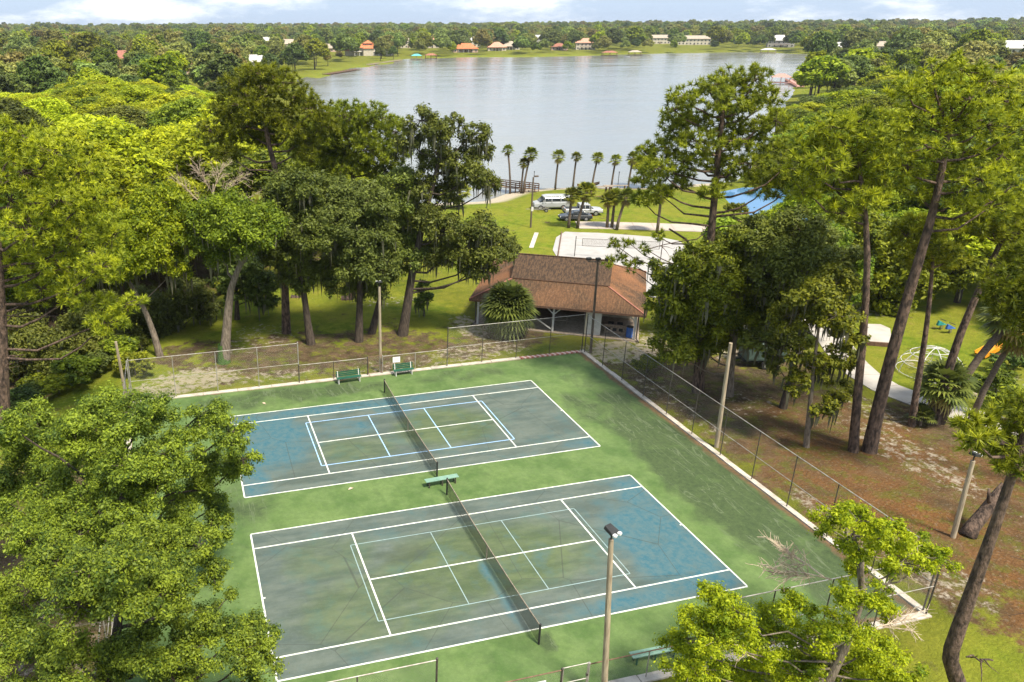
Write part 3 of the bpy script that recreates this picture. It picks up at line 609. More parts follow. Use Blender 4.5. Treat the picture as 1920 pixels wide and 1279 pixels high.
def pl(x, y): 
    a = R(-32.3); return (11.4 + x * math.cos(a) - y * math.sin(a), 33.05 + x * math.sin(a) + y * math.cos(a))
gr = thing('barbecue_counter', 'stone barbecue counter under the right end of the pavilion roof', 'barbecue', (*pl(12.3, 1.6), .1), R(-32.3))
MB().box(0, 1.9, 0, .9, 0, .8).build('base', M['stone'], gr, bevel=.03); MB().box(-.06, 1.96, -.06, .96, .805, .9).build('worktop', M['wood_grey'], gr, bevel=.02)
for k in range(2): MB().box(.3 + k * .8, .8 + k * .8, .15, .65, .905, .98).build('grill', M['black'], gr)
for k in range(3): MB().box(.2 + k * .55, .55 + k * .55, -.025, -.005, .3, .6).build('opening_shade', M['black'], gr)  # black panels stand for the shade inside the counter's hollows
br_ = thing('barrel', 'dark blue drum standing at the right end under the pavilion', 'barrel', (*pl(14.55, 1.3), .1)); 
MB().lathe([(.3, 0), (.31, .05), (.29, .3), (.31, .33), (.29, .6), (.31, .63), (.29, .9), (.3, .95)], 16).build('drum', M['blue'], br_, smooth=False); MB().lathe([(.31, .955), (.31, .99), (.05, 1.0)], 16).build('lid', M['black'], br_)
def picnic_table(x, y, rz, label, mat='wood_grey', z=.1, g='picnic tables'):
    t = thing('picnic_table', label, 'picnic table', (x, y, z), rz, g)
    for k in range(4): MB().box(-.9, .9, -.36 + k * .185, -.19 + k * .185, .72, .76).build('top_plank', M[mat], t)
    for s in (-1, 1):
        MB().box(-.9, .9, s * .72 - .13, s * .72 + .13, .43, .47).build('seat', M[mat], t)
        for q in (-1, 1): MB().bar((s * .65, q * .75, 0), (s * .65, q * .25, .72), .07).build('leg', M[mat], t)
        MB().bar((s * .65, -.78, .4), (s * .65, .78, .4), .06).build('crossbar', M[mat], t)
for (x, y), lab in [((4.2, 3.2), 'wooden picnic table under the left half of the pavilion'), ((8.2, 3.4), 'wooden picnic table under the middle of the pavilion near the post'), ((6.2, 6.2), 'wooden picnic table at the back of the pavilion')]:
    picnic_table(*pl(x, y), R(-32.3), lab)

# ------------------------------------------------------------------ volleyball court, road, path
def sheet(name, pts, z, mat): return poly_sheet(name, pts, z, mat)
def drape(name, poly, dz, mat, step=1.0):
    P = np.array(poly); lo = P.min(0); hi = P.max(0); Q, Fq = grid(np.arange(lo[0], hi[0] + step, step), np.arange(lo[1], hi[1] + step, step)); ins = inside(Q, P)
    keep = ins[Fq].all(1); Fq = Fq[keep]; return structure(link(name, mesh_np(name, np.column_stack([Q, zt(Q) + dz]), Fq, mat, None, True)))
M['sand'] = simple('white_sand', (.39, .37, .35), (.33, .31, .29), .8, .95, .4, world=True, detail=8)
M['road'] = simple('road_concrete', (.43, .365, .31), (.36, .30, .25), .5, .9, .1, world=True, detail=7)
M['path'] = simple('path_concrete', (.46, .415, .365), (.37, .33, .285), .7, .9, .2, world=True, detail=8)
def smooth_poly(p, k=3, seed=1):
    p = np.array(p, float); rg = np.random.default_rng(seed)
    for _ in range(k): q = np.roll(p, -1, 0); p = np.stack([.75 * p + .25 * q, .25 * p + .75 * q], 1).reshape(-1, 2)
    return p + rg.normal(0, .12, p.shape)
SAND = [(36.07, 63.88), (39.71, 62.53), (44.51, 59.64), (49.22, 55.93), (48.61, 52.72), (42.39, 44.96), (33.54, 35.3), (32.16, 36.59), (29.75, 44.12), (29.57, 52.87)]
sp_ = smooth_poly(SAND, 1); nsp = len(sp_)
structure(link('volleyball_sand', mesh_np('volleyball_sand', np.column_stack([sp_, np.full(nsp, .11)]), [list(range(nsp))], M['sand'])))
vb = thing('volleyball_net', 'volleyball net between two posts on the white sand court', 'net', (*(32.4, 52.08), .11), math.atan2(-4.5, 9.0))
VL = 10.062305898749054
for x in (0, VL): MB().tube([(x, 0, -.1), (x, 0, 2.5)], .05, 8).build('post', M['galv_dark'], vb)
link('mesh', mesh_np('vnet', np.array([(.8, 0, 1.35), (VL - .3, 0, 1.35), (VL - .3, 0, 2.25), (.8, 0, 2.25)]), np.array([[0, 1, 2, 3]]), M['vnet']), vb)
for z in (1.35, 2.25): MB().tube([(.8, 0, z), (VL - .3, 0, z)], .025, 6).build('net_rope', M['galv_dark'], vb)
for x in (.8, VL - .3): MB().tube([(x, 0, 1.35), (x, 0, 2.25)], .03, 6).build('net_edge', M['galv_dark'], vb)
for z in (1.4, 2.2): MB().tube([(0, 0, z), (.8, 0, z)], .012, 5).build('guy_rope', M['galv_dark'], vb)
a_, b_ = [(36.43, 63.47), (30.45, 52.63)]
bo = thing('boundary_rope', 'dark boundary timber along the left side of the volleyball sand', 'edging', (*a_, .1)); MB().bar((0, 0, .06), (b_[0] - a_[0], b_[1] - a_[1], .06), .14, .12).build('timber', M['wood_brown'], bo)
a_, b_ = [(33.01, 64.13), (29.01, 57.18)]
tb = thing('timber_edging', 'pale concrete strip lying in the grass left of the volleyball sand', 'edging', (*a_, .02)); MB().bar((0, 0, .05), (b_[0] - a_[0], b_[1] - a_[1], .05), .55, .14).build('strip', M['concrete'], tb)

def slabs(name, line, width, z, mat, gap=.03, jog=0):
    L = np.array(line, float)
    for _ in range(2):
        q = [L[0]]
        for i in range(len(L) - 1): q += [.75 * L[i] + .25 * L[i + 1], .25 * L[i] + .75 * L[i + 1]]
        L = np.array(q + [L[-1]])
    seg = np.linalg.norm(np.diff(L, axis=0), axis=1); s = np.r_[0, np.cumsum(seg)]; n = int(s[-1] / 2.4); t = np.linspace(0, s[-1], n + 1)
    px = np.interp(t, s, L[:, 0]); py = np.interp(t, s, L[:, 1]); C_ = np.column_stack([px, py]); T = np.gradient(C_, axis=0); T /= np.linalg.norm(T, axis=1)[:, None]; Nn = np.column_stack([-T[:, 1], T[:, 0]])
    root = bpy.data.objects.new(name, None); COL.objects.link(root); root['kind'] = 'structure'
    for k in range(n):
        a, b = C_[k] + T[k] * gap / 2, C_[k + 1] - T[k + 1] * gap / 2; V = [a - Nn[k] * width / 2, b - Nn[k + 1] * width / 2, b + Nn[k + 1] * width / 2, a + Nn[k] * width / 2]
        zz = [z1(*v) for v in V]; zz = max(zz) if jog == 0 else None
        V3 = [(*v, zz + z - .12) for v in V] + [(*v, zz + z) for v in V]
        MB().add(V3, [(0, 3, 2, 1), (4, 5, 6, 7), (0, 1, 5, 4), (1, 2, 6, 5), (2, 3, 7, 6), (3, 0, 4, 7)]).build('slab', mat, root)
    return root
slabs('path', [(50, -6), (45, -1.0), (41, 4.2), (38.6, 8.6), (37.6, 12.6), (39.6, 17.6), (42.6, 22.5), (44, 28), (42, 34), (40, 39)], 2.7, .05, M['path'])
slabs('road', [(40.53, 66.82), (46.01, 64.92), (51.94, 62.24), (57.42, 59.71), (64.27, 55.86)], 4.2, .06, M['road'])
pad = structure(link('concrete_pad', mesh_np('concrete_pad', np.column_stack([np.array([(43.43, 19.46), (45.45, 18.38), (48.52, 21.58), (48.58, 22.72), (46.87, 23.34)]), np.full(5, .22)]), [[0, 1, 2, 3, 4]], M['path'])))
wl = thing('pad_edge', 'low dark retaining edge on the near side of the pale pad', 'edging', (*(43.33, 19.35), 0)); _a = Vector((45.35, 18.28)) - Vector((43.33, 19.35)); MB().bar((0, 0, .15), (_a.x, _a.y, .15), .15, .45).build('plank', M['wood_brown'], wl)
lg = thing('log', 'grey log lying on the grass right of the concrete path', 'log', (*(42.16, 9.54), .1)); _a = Vector((42.94, 8.36)) - Vector((42.16, 9.54)); MB().tube([(0, 0, .14), (_a.x * .5, _a.y * .5, .17), (_a.x, _a.y, .14)], [.2, .19, .17], 9).build('trunk', M['wood_grey'], lg)

# ------------------------------------------------------------------ playground
dm = thing('climbing_dome', 'white tubular climbing dome on the playground grass', 'climbing dome', (*(43.59, 12.97), 0))
b = MB(); Rd = 2.35
for k in range(9):
    a = k * math.pi * 2 / 9; MB().tube([(Rd * math.cos(a) * math.cos(e), Rd * math.sin(a) * math.cos(e), Rd * .95 * math.sin(e)) for e in np.linspace(0, math.pi / 2, 8)], .028, 6).build('meridian_bar', M['white'], dm)
for e in (.05, .42, .8, 1.15): MB().tube([(Rd * math.cos(e) * math.cos(a), Rd * math.cos(e) * math.sin(a), Rd * .95 * math.sin(e)) for a in np.linspace(0, 2 * math.pi, 28)], .025, 6).build('ring_bar', M['white'], dm)
sl_a = Vector((*(50.31, 14.32), .25)); sl = thing('slide', 'orange playground slide rising to the right picture edge', 'slide', tuple(sl_a)); sl_d = Vector((*(55.57, 14.32), 0)) - sl_a; sl_d.z = 0; sl_d = sl_d.normalized(); sl_n = Vector((-sl_d.y, sl_d.x, 0))
P0 = Vector((0, 0, .1)); P1 = sl_d * 4.6 + Vector((0, 0, 2.0))
for s in (-1, 1): MB().bar(P0 + sl_n * .45 * s, P1 + sl_n * .45 * s, .06, .38).build('side_rail', M['orange'], sl)
MB().bar(P0, P1, .84, .05).build('chute', M['orange'], sl)
MB().bar(P1 - Vector((0, 0, .05)), P1 + sl_d * 1.3 - Vector((0, 0, .05)), 1.0, .08).build('platform', M['orange'], sl)
for q in (0, 1.2):
    for s in (-1, 1): MB().tube([P1 + sl_d * q + sl_n * .45 * s + Vector((0, 0, 1)), P1 + sl_d * q + sl_n * .45 * s - Vector((0, 0, 2.3))], .04, 6).build('leg', M['wood_brown'], sl)
MB().bar(P0 + Vector((.6, 0, -.2)), P0 + sl_d * 4.6 + Vector((0, 0, -.2)), .1, .1).build('ground_beam', M['wood_brown'], sl)
for (u, lab, mt) in [((53.24, 20.56), 'teal spring rider seat on the playground grass', 'teal'), ((53.18, 19.59), 'blue spring rider seat right of the teal one', 'blue')]:
    t = thing('spring_rider', lab, 'spring rider', (*u, 0)); MB().tube([(.12 * math.cos(a), .12 * math.sin(a), .05 + a * .016) for a in np.linspace(0, 25, 60)], .02, 5).build('spring', M['galv_dark'], t)
    MB().add([(-.55, -.14, .45), (.55, -.14, .45), (.55, .14, .45), (-.55, .14, .45), (-.45, -.1, .95), (.25, -.1, .6), (.25, .1, .6), (-.45, .1, .95)], [(0, 3, 2, 1), (4, 5, 6, 7), (0, 1, 5, 4), (1, 2, 6, 5), (2, 3, 7, 6), (3, 0, 4, 7)]).build('body', M[mt], t, bevel=.04)
    MB().bar((.05, -.3, .95), (.05, .3, .95), .05).build('handle', M['galv_dark'], t)

# small green utility trailer under the oaks
ct = thing('utility_trailer', 'dull green utility trailer parked under the right oaks', 'trailer', (*(31.7, 18.15), 0), R(-18))
MB().box(-1.6, 1.6, -.9, .9, .65, 2.1).build('body', M['cart_green'], ct, bevel=.05); MB().box(-1.7, 1.7, -1.0, 1.0, 2.105, 2.22).build('roof', M['cart_green'], ct, bevel=.04)
for k in range(4): MB().box(-1.4 + k * .75, -.75 + k * .75, -.93, -.905, .8, 1.95).build('panel', M['cart_green'], ct)
MB().box(.2, .75, -.95, -.932, .85, 1.85).build('door', M['galv_dark'], ct)
MB().bar((-1.6, 0, .55), (-2.7, 0, .45), .1).build('drawbar', M['black'], ct); MB().box(-1.7, 1.7, -.7, .7, .5, .645).build('chassis', M['black'], ct)
def wheel(parent, x, y, r, w_):
    wv = MB(); n = 16
    def disc(rad0, rad1, y0, y1, nm, mt, par):
        V = []; F = []
        for yy, rr in ((y0, rad0), (y0, rad1), (y1, rad1), (y1, rad0)):
            for k in range(n): a = 2 * math.pi * k / n; V.append((x + rr * math.cos(a), yy, r + rr * math.sin(a)))
        for i in range(3):
            for k in range(n): F.append((i * n + k, i * n + (k + 1) % n, (i + 1) * n + (k + 1) % n, (i + 1) * n + k))
        F.append(tuple(range(n))[::-1]); F.append(tuple(range(3 * n, 4 * n)))
        return MB().add(V, F).build(nm, mt, par)
    t = disc(r * .55, r, y - w_ / 2, y + w_ / 2, 'wheel', M['tyre'], parent); disc(r * .1, r * .56, y - w_ / 2 - .012, y + w_ / 2 + .012, 'rim', M['rim'], t)
for s in (-1, 1): wheel(ct, 0, s * .98, .33, .2)

# ------------------------------------------------------------------ vehicles
def loft(stations, n_top=1):
    """stations: (x, zb, zt, half width bottom, half width top)"""
    V = []; F = []
    for x, zb, zt_, wb, wt in stations:
        h = zt_ - zb; V += [(x, -wb * .92, zb), (x, -wb, zb + h * .18), (x, -(wb * .35 + wt * .65), zb + h * .75), (x, -wt * .9, zt_), (x, wt * .9, zt_), (x, (wb * .35 + wt * .65), zb + h * .75), (x, wb, zb + h * .18), (x, wb * .92, zb)]
    for i in range(len(stations) - 1):
        for k in range(8): F.append((i * 8 + k, (i + 1) * 8 + k, (i + 1) * 8 + (k + 1) % 8, i * 8 + (k + 1) % 8))
    F.append(tuple(range(8))); F.append(tuple(range(len(V) - 8, len(V)))[::-1])
    return MB().add(V, F)
def vehicle(name, label, cat, loc, rotz, kind, paint):
    t = thing(name, label, cat, loc, rotz, 'vehicles parked on the lawn'); p = M[paint]
    if kind == 'van':
        L = 2.75; body = loft([(-L, .5, 1.25, .95, .95), (-L + .1, .35, 1.3, 1.0, .98), (0, .32, 1.3, 1.0, .98), (1.55, .32, 1.28, 1.0, .97), (2.1, .33, 1.16, .98, .92), (L - .08, .38, 1.05, .95, .86), (L, .48, .9, .88, .8)])
        glass = [(-L + .06, 1.28, 2.0, .97, .84), (1.1, 1.28, 2.0, .97, .84), (1.9, 1.22, 1.3, .94, .9)]
        roof = [(-L + .03, 1.94, 2.12, .86, .8), (-1, 1.94, 2.16, .87, .82), (.7, 1.94, 2.15, .87, .82), (1.3, 1.88, 2.03, .86, .8)]
        pill = [-L + .12, -1.35, .05, 1.12]; wx = (-1.75, 1.75); wr = .38
    elif kind == 'pickup':
        L = 2.8; body = loft([(-L, .5, 1.0, .9, .9), (-L + .1, .45, 1.08, .96, .94), (-.6, .42, 1.08, .98, .95), (1.1, .42, 1.1, .98, .94), (2.2, .42, 1.04, .97, .9), (L - .08, .45, .98, .93, .86), (L, .52, .86, .86, .8)])
        glass = [(-.75, 1.07, 1.62, .93, .78), (.75, 1.07, 1.62, .93, .78), (1.35, 1.06, 1.12, .9, .86)]
        roof = [(-.72, 1.58, 1.74, .8, .74), (0, 1.58, 1.78, .81, .76), (.85, 1.56, 1.68, .8, .74)]
        pill = [-.7, .1, .78]; wx = (-1.7, 1.75); wr = .39
    else:
        L = 2.3; body = loft([(-L, .42, .82, .82, .8), (-L + .12, .3, .92, .88, .86), (-.9, .26, .95, .9, .86), (.8, .26, .93, .9, .86), (1.7, .27, .84, .88, .8), (L - .1, .3, .74, .84, .74), (L, .4, .64, .78, .7)])
        glass = [(-1.75, .92, .97, .84, .78), (-1.0, .93, 1.36, .85, .66), (.25, .93, 1.38, .85, .66), (1.15, .91, .96, .83, .76)]
        roof = [(-1.05, 1.33, 1.4, .66, .6), (-.3, 1.34, 1.46, .68, .64), (.35, 1.33, 1.41, .66, .6)]
        pill = [-.95, -.3, .3]; wx = (-1.4, 1.45); wr = .33
    bo = body.build('body', p, t, smooth=False); gl = loft(glass).build('windows', M['glass_dark'], t); ro = loft(roof).build('roof', p, t)
    zt0, zt1 = glass[-2][1], glass[-2][2]; w0, w1 = glass[0][3], glass[-2][4]
    for x in pill:
        for s in (-1, 1): MB().bar((x, s * (w0 + .012), zt0 - .02), (x, s * (w1 + .02), zt1), .09, .03).build('pillar', p, gl)
    for x in wx:
        for s in (-1, 1): wheel(t, x, s * (.92 if kind != 'car' else .8), wr, .22)
    wf = .62 if kind != 'car' else .55; zh = .84 if kind != 'car' else .62
    for s in (-1, 1):
        MB().box(L - .06, L + .02, s * wf - .14, s * wf + .14, zh - .09, zh + .08).build('headlight', M['lampglass'], t); MB().box(-L - .02, -L + .06, s * (wf + .16) - .08, s * (wf + .16) + .08, zh, zh + .25).build('tail_light', M['red_lens'], t)
        MB().box(pill[-1] + .15, pill[-1] + .3, s * (w0 + .14) - .07, s * (w0 + .14) + .07, zt0 + .02, zt0 + .2).build('mirror', p, t)
        for x in (pill[-2], pill[-1] - .1): MB().box(x - .08, x + .08, s * (w0 + .035) - .02, s * (w0 + .035) + .02, zt0 - .2, zt0 - .16).build('door_handle', M['black'], t)
    MB().box(L - .03, L + .08, -.85, .85, .36, .56).build('bumper', M['black'] if kind != 'car' else p, t, bevel=.03); MB().box(-L - .08, -L + .03, -.85, .85, .4, .58).build('bumper', M['black'] if kind != 'car' else p, t, bevel=.03)
    MB().box(L + .0, L + .035, -.4, .4, zh - .1, zh + .06).build('grille', M['black'], t)
    if kind == 'pickup': MB().box(-L + .15, -.85, -.78, .78, 1.04, 1.092).build('bed_floor', M['black'], t)
    return t
vehicle('van', 'white passenger van parked on the lawn behind the palms', 'van', (*(41.805, 77.975), .02), R(180 - 12), 'van', 'car_white')
vehicle('pickup_truck', 'light silver pickup truck parked between the van and the dark car', 'pickup truck', (*(44.53, 72.75), .02), R(-14), 'pickup', 'car_white')
vehicle('car', 'dark sedan nearest the road beside the two palms', 'car', (*(41.8, 69.89), .02), R(180 - 14), 'car', 'car_dark')
tl = thing('boat_trailer', 'small low trailer on the grass in front of the van', 'trailer', (*(39.67, 76.42), .02), R(-12))
MB().bar((-1.6, -.4, .42), (1.2, -.5, .42), .07).build('frame_rail', M['galv'], tl); MB().bar((-1.6, .4, .42), (1.2, .5, .42), .07).build('frame_rail', M['galv'], tl); MB().bar((-1.6, 0, .42), (-2.5, 0, .42), .07).build('tongue', M['galv'], tl)
for x in (-1.4, -.4, .6): MB().bar((x, -.5, .46), (x, .5, .46), .07).build('cross_member', M['galv'], tl)
for s in (-1, 1): wheel(tl, .5, s * .62, .27, .16); MB().box(.2, .8, s * .62 - .1, s * .62 + .1, .56, .6).build('fender', M['galv_dark'], tl)

# ------------------------------------------------------------------ shore furniture
dk = thing('boat_ramp_railing', 'brown wooden ramp railing leading down to the lake', 'railing', (*(46.7, 92.42), -.1)); _d = Vector((39.62, 100.72)) - Vector((46.7, 92.42))
for off in (0, 1.6):
    n_ = Vector((-_d.y, _d.x)).normalized() * off
    for k in range(7): q = _d * (k / 6) + n_; MB().bar((q.x, q.y, -.8), (q.x, q.y, 1.15), .14).build('post', M['wood_brown'], dk)
    for z in (.45, .8, 1.15): MB().bar((n_.x, n_.y, z), (_d.x + n_.x, _d.y + n_.y, z), .06, .16).build('rail', M['wood_brown'], dk)
nl = Vector((-_d.y, _d.x)).normalized()
for k in range(12): q = _d * (k / 12) + nl * .1; q2 = _d * (k / 12) + nl * 1.5; e = _d.normalized() * .3; MB().bar((q.x + e.x, q.y + e.y, .1), (q2.x + e.x, q2.y + e.y, .1), _d.length / 12 - .04, .06).build('deck_board', M['wood_grey'], dk)
cn = thing('canoe', 'brown canoe pulled up on the sand beside a shore palm', 'canoe', (*(56.57, 93.12), -.05), R(8))
V = []; F = []; n = 13
for i in range(n):
    x = -2.4 + 4.8 * i / (n - 1); q = 1 - (x / 2.4) ** 2; ww = .48 * q ** .6 + .01; zz = .45 + .22 * (x / 2.4) ** 4; V += [(x, -ww, zz), (x, -ww * .75, zz * .35), (x, 0, .02 + .25 * (x / 2.4) ** 6), (x, ww * .75, zz * .35), (x, ww, zz)]
for i in range(n - 1):
    for k in range(4): F.append((i * 5 + k, (i + 1) * 5 + k, (i + 1) * 5 + k + 1, i * 5 + k + 1))
MB().add(V, F).build('hull', M['wood_brown'], cn)
for x in (-1, .9): MB().box(x - .12, x + .12, -.38, .38, .38, .42).build('thwart', M['wood_grey'], cn)
for s in (-1, 1): MB().tube([(V[i * 5 + (0 if s < 0 else 4)]) for i in range(n)], .03, 5).build('gunwale', M['wood_grey'], cn)
for u, lab in [((*(52.67, 82.22), 0), 'brown timber swing frame on the lawn near the shore palms'), ((*(55.45, 82.31), 0), 'wider brown timber swing frame to the right near the shore')]:
    t = thing('swing_frame', lab, 'swing', u, R(-14), 'lawn swing frames'); Wd = 1.5
    for s in (-1, 1):
        for q in (-.35, .35): MB().bar((s * Wd, q * 1.6, 0), (s * Wd, q * .4, 2.05), .12).build('leg', M['wood_brown'], t)
    MB().bar((-Wd - .5, 0, 2.1), (Wd + .5, 0, 2.1), .55, .1).build('canopy', M['wood_grey'], t)
    for k in range(4): MB().box(-.8, .8, -.25 + k * .12, -.15 + k * .12, .5, .54).build('seat_slat', M['wood_brown'], t)
    for s in (-1, 1): MB().tube([(s * .75, 0, .52), (s * .75, 0, 2.05)], .02, 5).build('chain', M['galv_dark'], t)
for uv, lab in [((60.5, 89.92), 'thin dark post standing in the sand at the shore'), ((46.64, 94.46), 'tall thin pole at the shore near the ramp railing')]:
    t = thing('shore_post', lab, 'post', (*uv, -.5)); MB().tube([(0, 0, 0), (0, 0, 3.2)], .05, 6).build('shaft', M['galv_dark'], t); MB().lathe([(.09, 3.2), (.1, 3.3), (.03, 3.4)], 8).build('cap', M['black'], t)

# ------------------------------------------------------------------ houses round the lake
HOUSES = []
def hip(parent, x0, x1, y0, y1, z, h, mat, ov=.8, name='roof'):
    x0 -= ov; x1 += ov; y0 -= ov; y1 += ov; s = min(x1 - x0, y1 - y0) / 2
    if x1 - x0 >= y1 - y0: r = [(x0 + s, (y0 + y1) / 2, z + h), (x1 - s + .01, (y0 + y1) / 2, z + h)]
    else: r = [((x0 + x1) / 2, y0 + s, z + h), ((x0 + x1) / 2, y1 - s + .01, z + h)]
    V = [(x0, y0, z), (x1, y0, z), (x1, y1, z), (x0, y1, z)] + r
    F = [(0, 1, 5, 4), (1, 2, 5), (2, 3, 4, 5), (3, 0, 4), (0, 3, 2, 1)] if x1 - x0 >= y1 - y0 else [(0, 1, 4), (1, 2, 5, 4), (2, 3, 5), (3, 0, 4, 5), (0, 3, 2, 1)]
    return MB().add(V, F).build(name, mat, parent)
def house(label, xy, rz, W, D, st, wall, roof, extra=None, group='houses round the lake', rh=None):
    z = z1(*xy); t = thing('house', label, 'house', (*xy, z), rz, group); H = 3.1 * st
    MB().box(-W / 2, W / 2, -D / 2, D / 2, -1.5, H).build('wall', M[wall], t); r = hip(t, -W / 2, W / 2, -D / 2, D / 2, H + .02, rh or min(W, D) * .28, M[roof])
    n = max(2, int(W / 3.6))
    for s in range(st):
        for k in range(n):
            x = -W / 2 + W * (k + .5) / n; wi = MB().box(x - .75, x + .75, -D / 2 - .09, -D / 2 - .002, 3.1 * s + .7, 3.1 * s + 2.3).build('window', M['white'], t); MB().box(x - .62, x + .62, -D / 2 - .12, -D / 2 - .095, 3.1 * s + .82, 3.1 * s + 2.18).build('pane', M['glass_dark'], wi)
    MB().box(-.6, .6, -D / 2 - .1, -D / 2 - .003, 0, 2.2).build('door', M['wood_brown'], t)
    if extra: extra(t, W, D, H)
    t.scale = (1.2,) * 3
    HOUSES.append((xy[0], xy[1], z, H * 1.2, W * 1.2)); return t
def mansion(t, W, D, H):
    MB().box(-4, 4, -D / 2 - 3, -D / 2 - .02, -1.5, H - .6).build('bay_wall', M['stucco'], t); hip(t, -4, 4, -D / 2 - 3, -D / 2 + 3, H - .55, 2.4, M['tile_orange'], name='bay_roof')
    MB().box(-3.4, 3.4, -3.4, 3.4, H, H + 3.2).build('tower_wall', M['stucco'], t); hip(t, -3.4, 3.4, -3.4, 3.4, H + 3.25, 2.3, M['tile_orange'], name='tower_roof')
    for k in range(4): w_ = MB().box(-2.9 + k * 1.6, -1.9 + k * 1.6, -3.46, -3.405, H + 1.4, H + 2.6).build('window', M['glass_dark'], t)
    MB().box(-W / 2 - 7, -W / 2 - .05, -D * .4, D * .3, -1.5, H * .62).build('wing_wall', M['stucco'], t); hip(t, -W / 2 - 7, -W / 2 - .05, -D * .4, D * .3, H * .62 + .02, 2.4, M['tile_orange'], name='wing_roof')
    MB().box(W / 2 + .05, W / 2 + 9, -D * .35, D * .2, -1.5, H * .75).build('wing_wall', M['cream'], t)
    for k in range(6): MB().tube([(-W / 2 + 1 + k * W / 6.2, -D / 2 - 1.5, -1), (-W / 2 + 1 + k * W / 6.2, -D / 2 - 1.5, 3)], .25, 8).build('column', M['white'], t)
    MB().box(-W / 2, W / 2, -D / 2 - 2, -D / 2 - .01, 3.0, 3.3).build('balcony', M['white'], t)
def porch(t, W, D, H):
    MB().box(-W * .3, W * .3, -D / 2 - 3.2, -D / 2 - .5, 2.6, 2.8).build('porch_roof', M['wood_brown'], t)
    for k in range(4): MB().box(-W * .29 + k * W * .19, -W * .29 + k * W * .19 + .2, -D / 2 - 3.1, -D / 2 - 2.9, -1, 2.6).build('porch_post', M['white'], t)
house('large orange tiled mansion with a tower beside the far lake shore', (183.18, 771.27), R(-12), 24, 14, 2, 'stucco', 'tile_orange', mansion, rh=3)
house('orange roofed house behind dark trees on the far shore', (302.63, 817.25), R(-16), 22, 13, 1, 'stucco_pink', 'tile_orange', porch, rh=4.5)
house('pink roofed far shore house right of the orange one', (352.28, 848.99), R(-18), 17, 13, 1, 'stucco', 'tile_pink', porch, rh=4.5)
house('tan roofed far shore house between pink roof and dark trees', (380.24, 874.5), R(-20), 17, 13, 1, 'stucco', 'shingle_tan', porch, rh=4.5)
house('grey roofed house rising behind the orange roofed shore house', (374.59, 983.34), R(-16), 16, 12, 2, 'stucco', 'shingle_pale', rh=4)
house('cream house with pink roof on the far shore below the wooded hill', (456.84, 837.57), R(-24), 18, 13, 2, 'stucco', 'tile_pink', porch, rh=4)
house('brown roofed bungalow on the far shore near the boathouse', (422.59, 834.91), R(-22), 15, 11, 1, 'stucco_pink', 'shingle_red', porch)
house('pale gabled house at the right end of the far shore', (698.18, 810.27), R(-34), 24, 14, 2, 'stucco_grey', 'shingle_pale', porch, rh=5)
house('tan terrace house on the wooded hill right of the lake middle', (661.75, 926.67), R(-28), 34, 12, 2, 'stucco', 'shingle_tan')
house('long tan roofed block on the hill above the far lawn', (649.57, 986.27), R(-26), 30, 12, 2, 'stucco', 'shingle_tan')
house('grey house half hidden on the hill above the boathouse', (506.84, 1066.58), R(-22), 22, 12, 2, 'stucco_grey', 'shingle_pale')
house('pale house among hill trees left of the far middle', (286.36, 979.3), R(-14), 16, 12, 2, 'stucco', 'shingle_tan')
house('cream house behind palms right of the mansion', (314.13, 966.93), R(-15), 14, 12, 2, 'stucco', 'tile_pink')
house('white roofed house in trees above the left cove', (152.54, 1079.64), R(-6), 30, 14, 1, 'stucco', 'shingle_tan', rh=5)
house('cream roofed house left of the cove trees', (136.3, 1208.27), R(-6), 26, 14, 1, 'stucco', 'shingle_pale', rh=5)
house('tan house with brown roof just left of the mansion', (168.26, 891.83), R(-8), 22, 12, 1, 'stucco_pink', 'shingle_tan', rh=4)
house('red tiled house showing above the yellow treetops at left', (-45.69, 683.43), R(0), 20, 14, 1, 'stucco_pink', 'shingle_red', rh=5)
house('small red roofed house in the dark trees at far left', (-82.45, 619.71), R(0), 12, 10, 1, 'stucco_pink', 'shingle_red', rh=4)
house('grey roofed house by the dark trees left of the cove', (50.24, 569.16), R(-4), 18, 11, 1, 'stucco_grey', 'shingle_pale', rh=4)
house('brown roofed house behind the left treetops near the cove', (3.68, 484.4), R(0), 14, 10, 1, 'stucco_pink', 'shingle_red', rh=3.5)
house('tan hip roofed house amid the right hand trees', (517.55, 423.65), R(-40), 18, 14, 1, 'stucco', 'shingle_pale', rh=5)
house('white house at the right picture edge beyond the trees', (665.67, 499.71), R(-45), 30, 16, 2, 'white', 'shingle_pale', rh=5)
house('low tan house among right shore trees beyond the lake end', (672.09, 686.7), R(-36), 24, 12, 1, 'stucco', 'shingle_pale', rh=4)
house('pale roofed house on the right side in front of the far woods', (725.42, 692.43), R(-38), 26, 12, 1, 'stucco', 'shingle_tan', rh=4)
def boathouse(label, xy, rz, W, D, roof, mat, z=-.75):
    t = thing('boathouse', label, 'boathouse', (*xy, z), rz, 'boathouses on the lake')
    for x in (-W / 2, 0, W / 2):
        for y in (-D / 2, D / 2): MB().box(x - .15, x + .15, y - .15, y + .15, -1.5, 3.2).build('pile', M[mat], t)
    MB().box(-W / 2 - .4, W / 2 + .4, -D / 2 - .4, D / 2 + .4, .5, .75).build('deck', M[mat], t); hip(t, -W / 2, W / 2, -D / 2, D / 2, 3.2, 1.6, M[roof], .6)
    return t
def dock(label, a, b, wd, mat):
    a = Vector(a); b = Vector(b); t = thing('dock', label, 'dock', (a.x, a.y, -.75), 0, 'docks on the lake'); d = b - a; L = d.length; n = max(3, int(L / 3)); nn = Vector((-d.y, d.x)).normalized() * wd / 2
    MB().bar((0, 0, .6), (d.x, d.y, .6), wd, .18).build('deck', M[mat], t)
    for k in range(n + 1):
        for s in (-1, 1): q = d * k / n + nn * s; MB().bar((q.x, q.y, -1.2), (q.x, q.y, 1.5), .22).build('pile', M[mat], t)
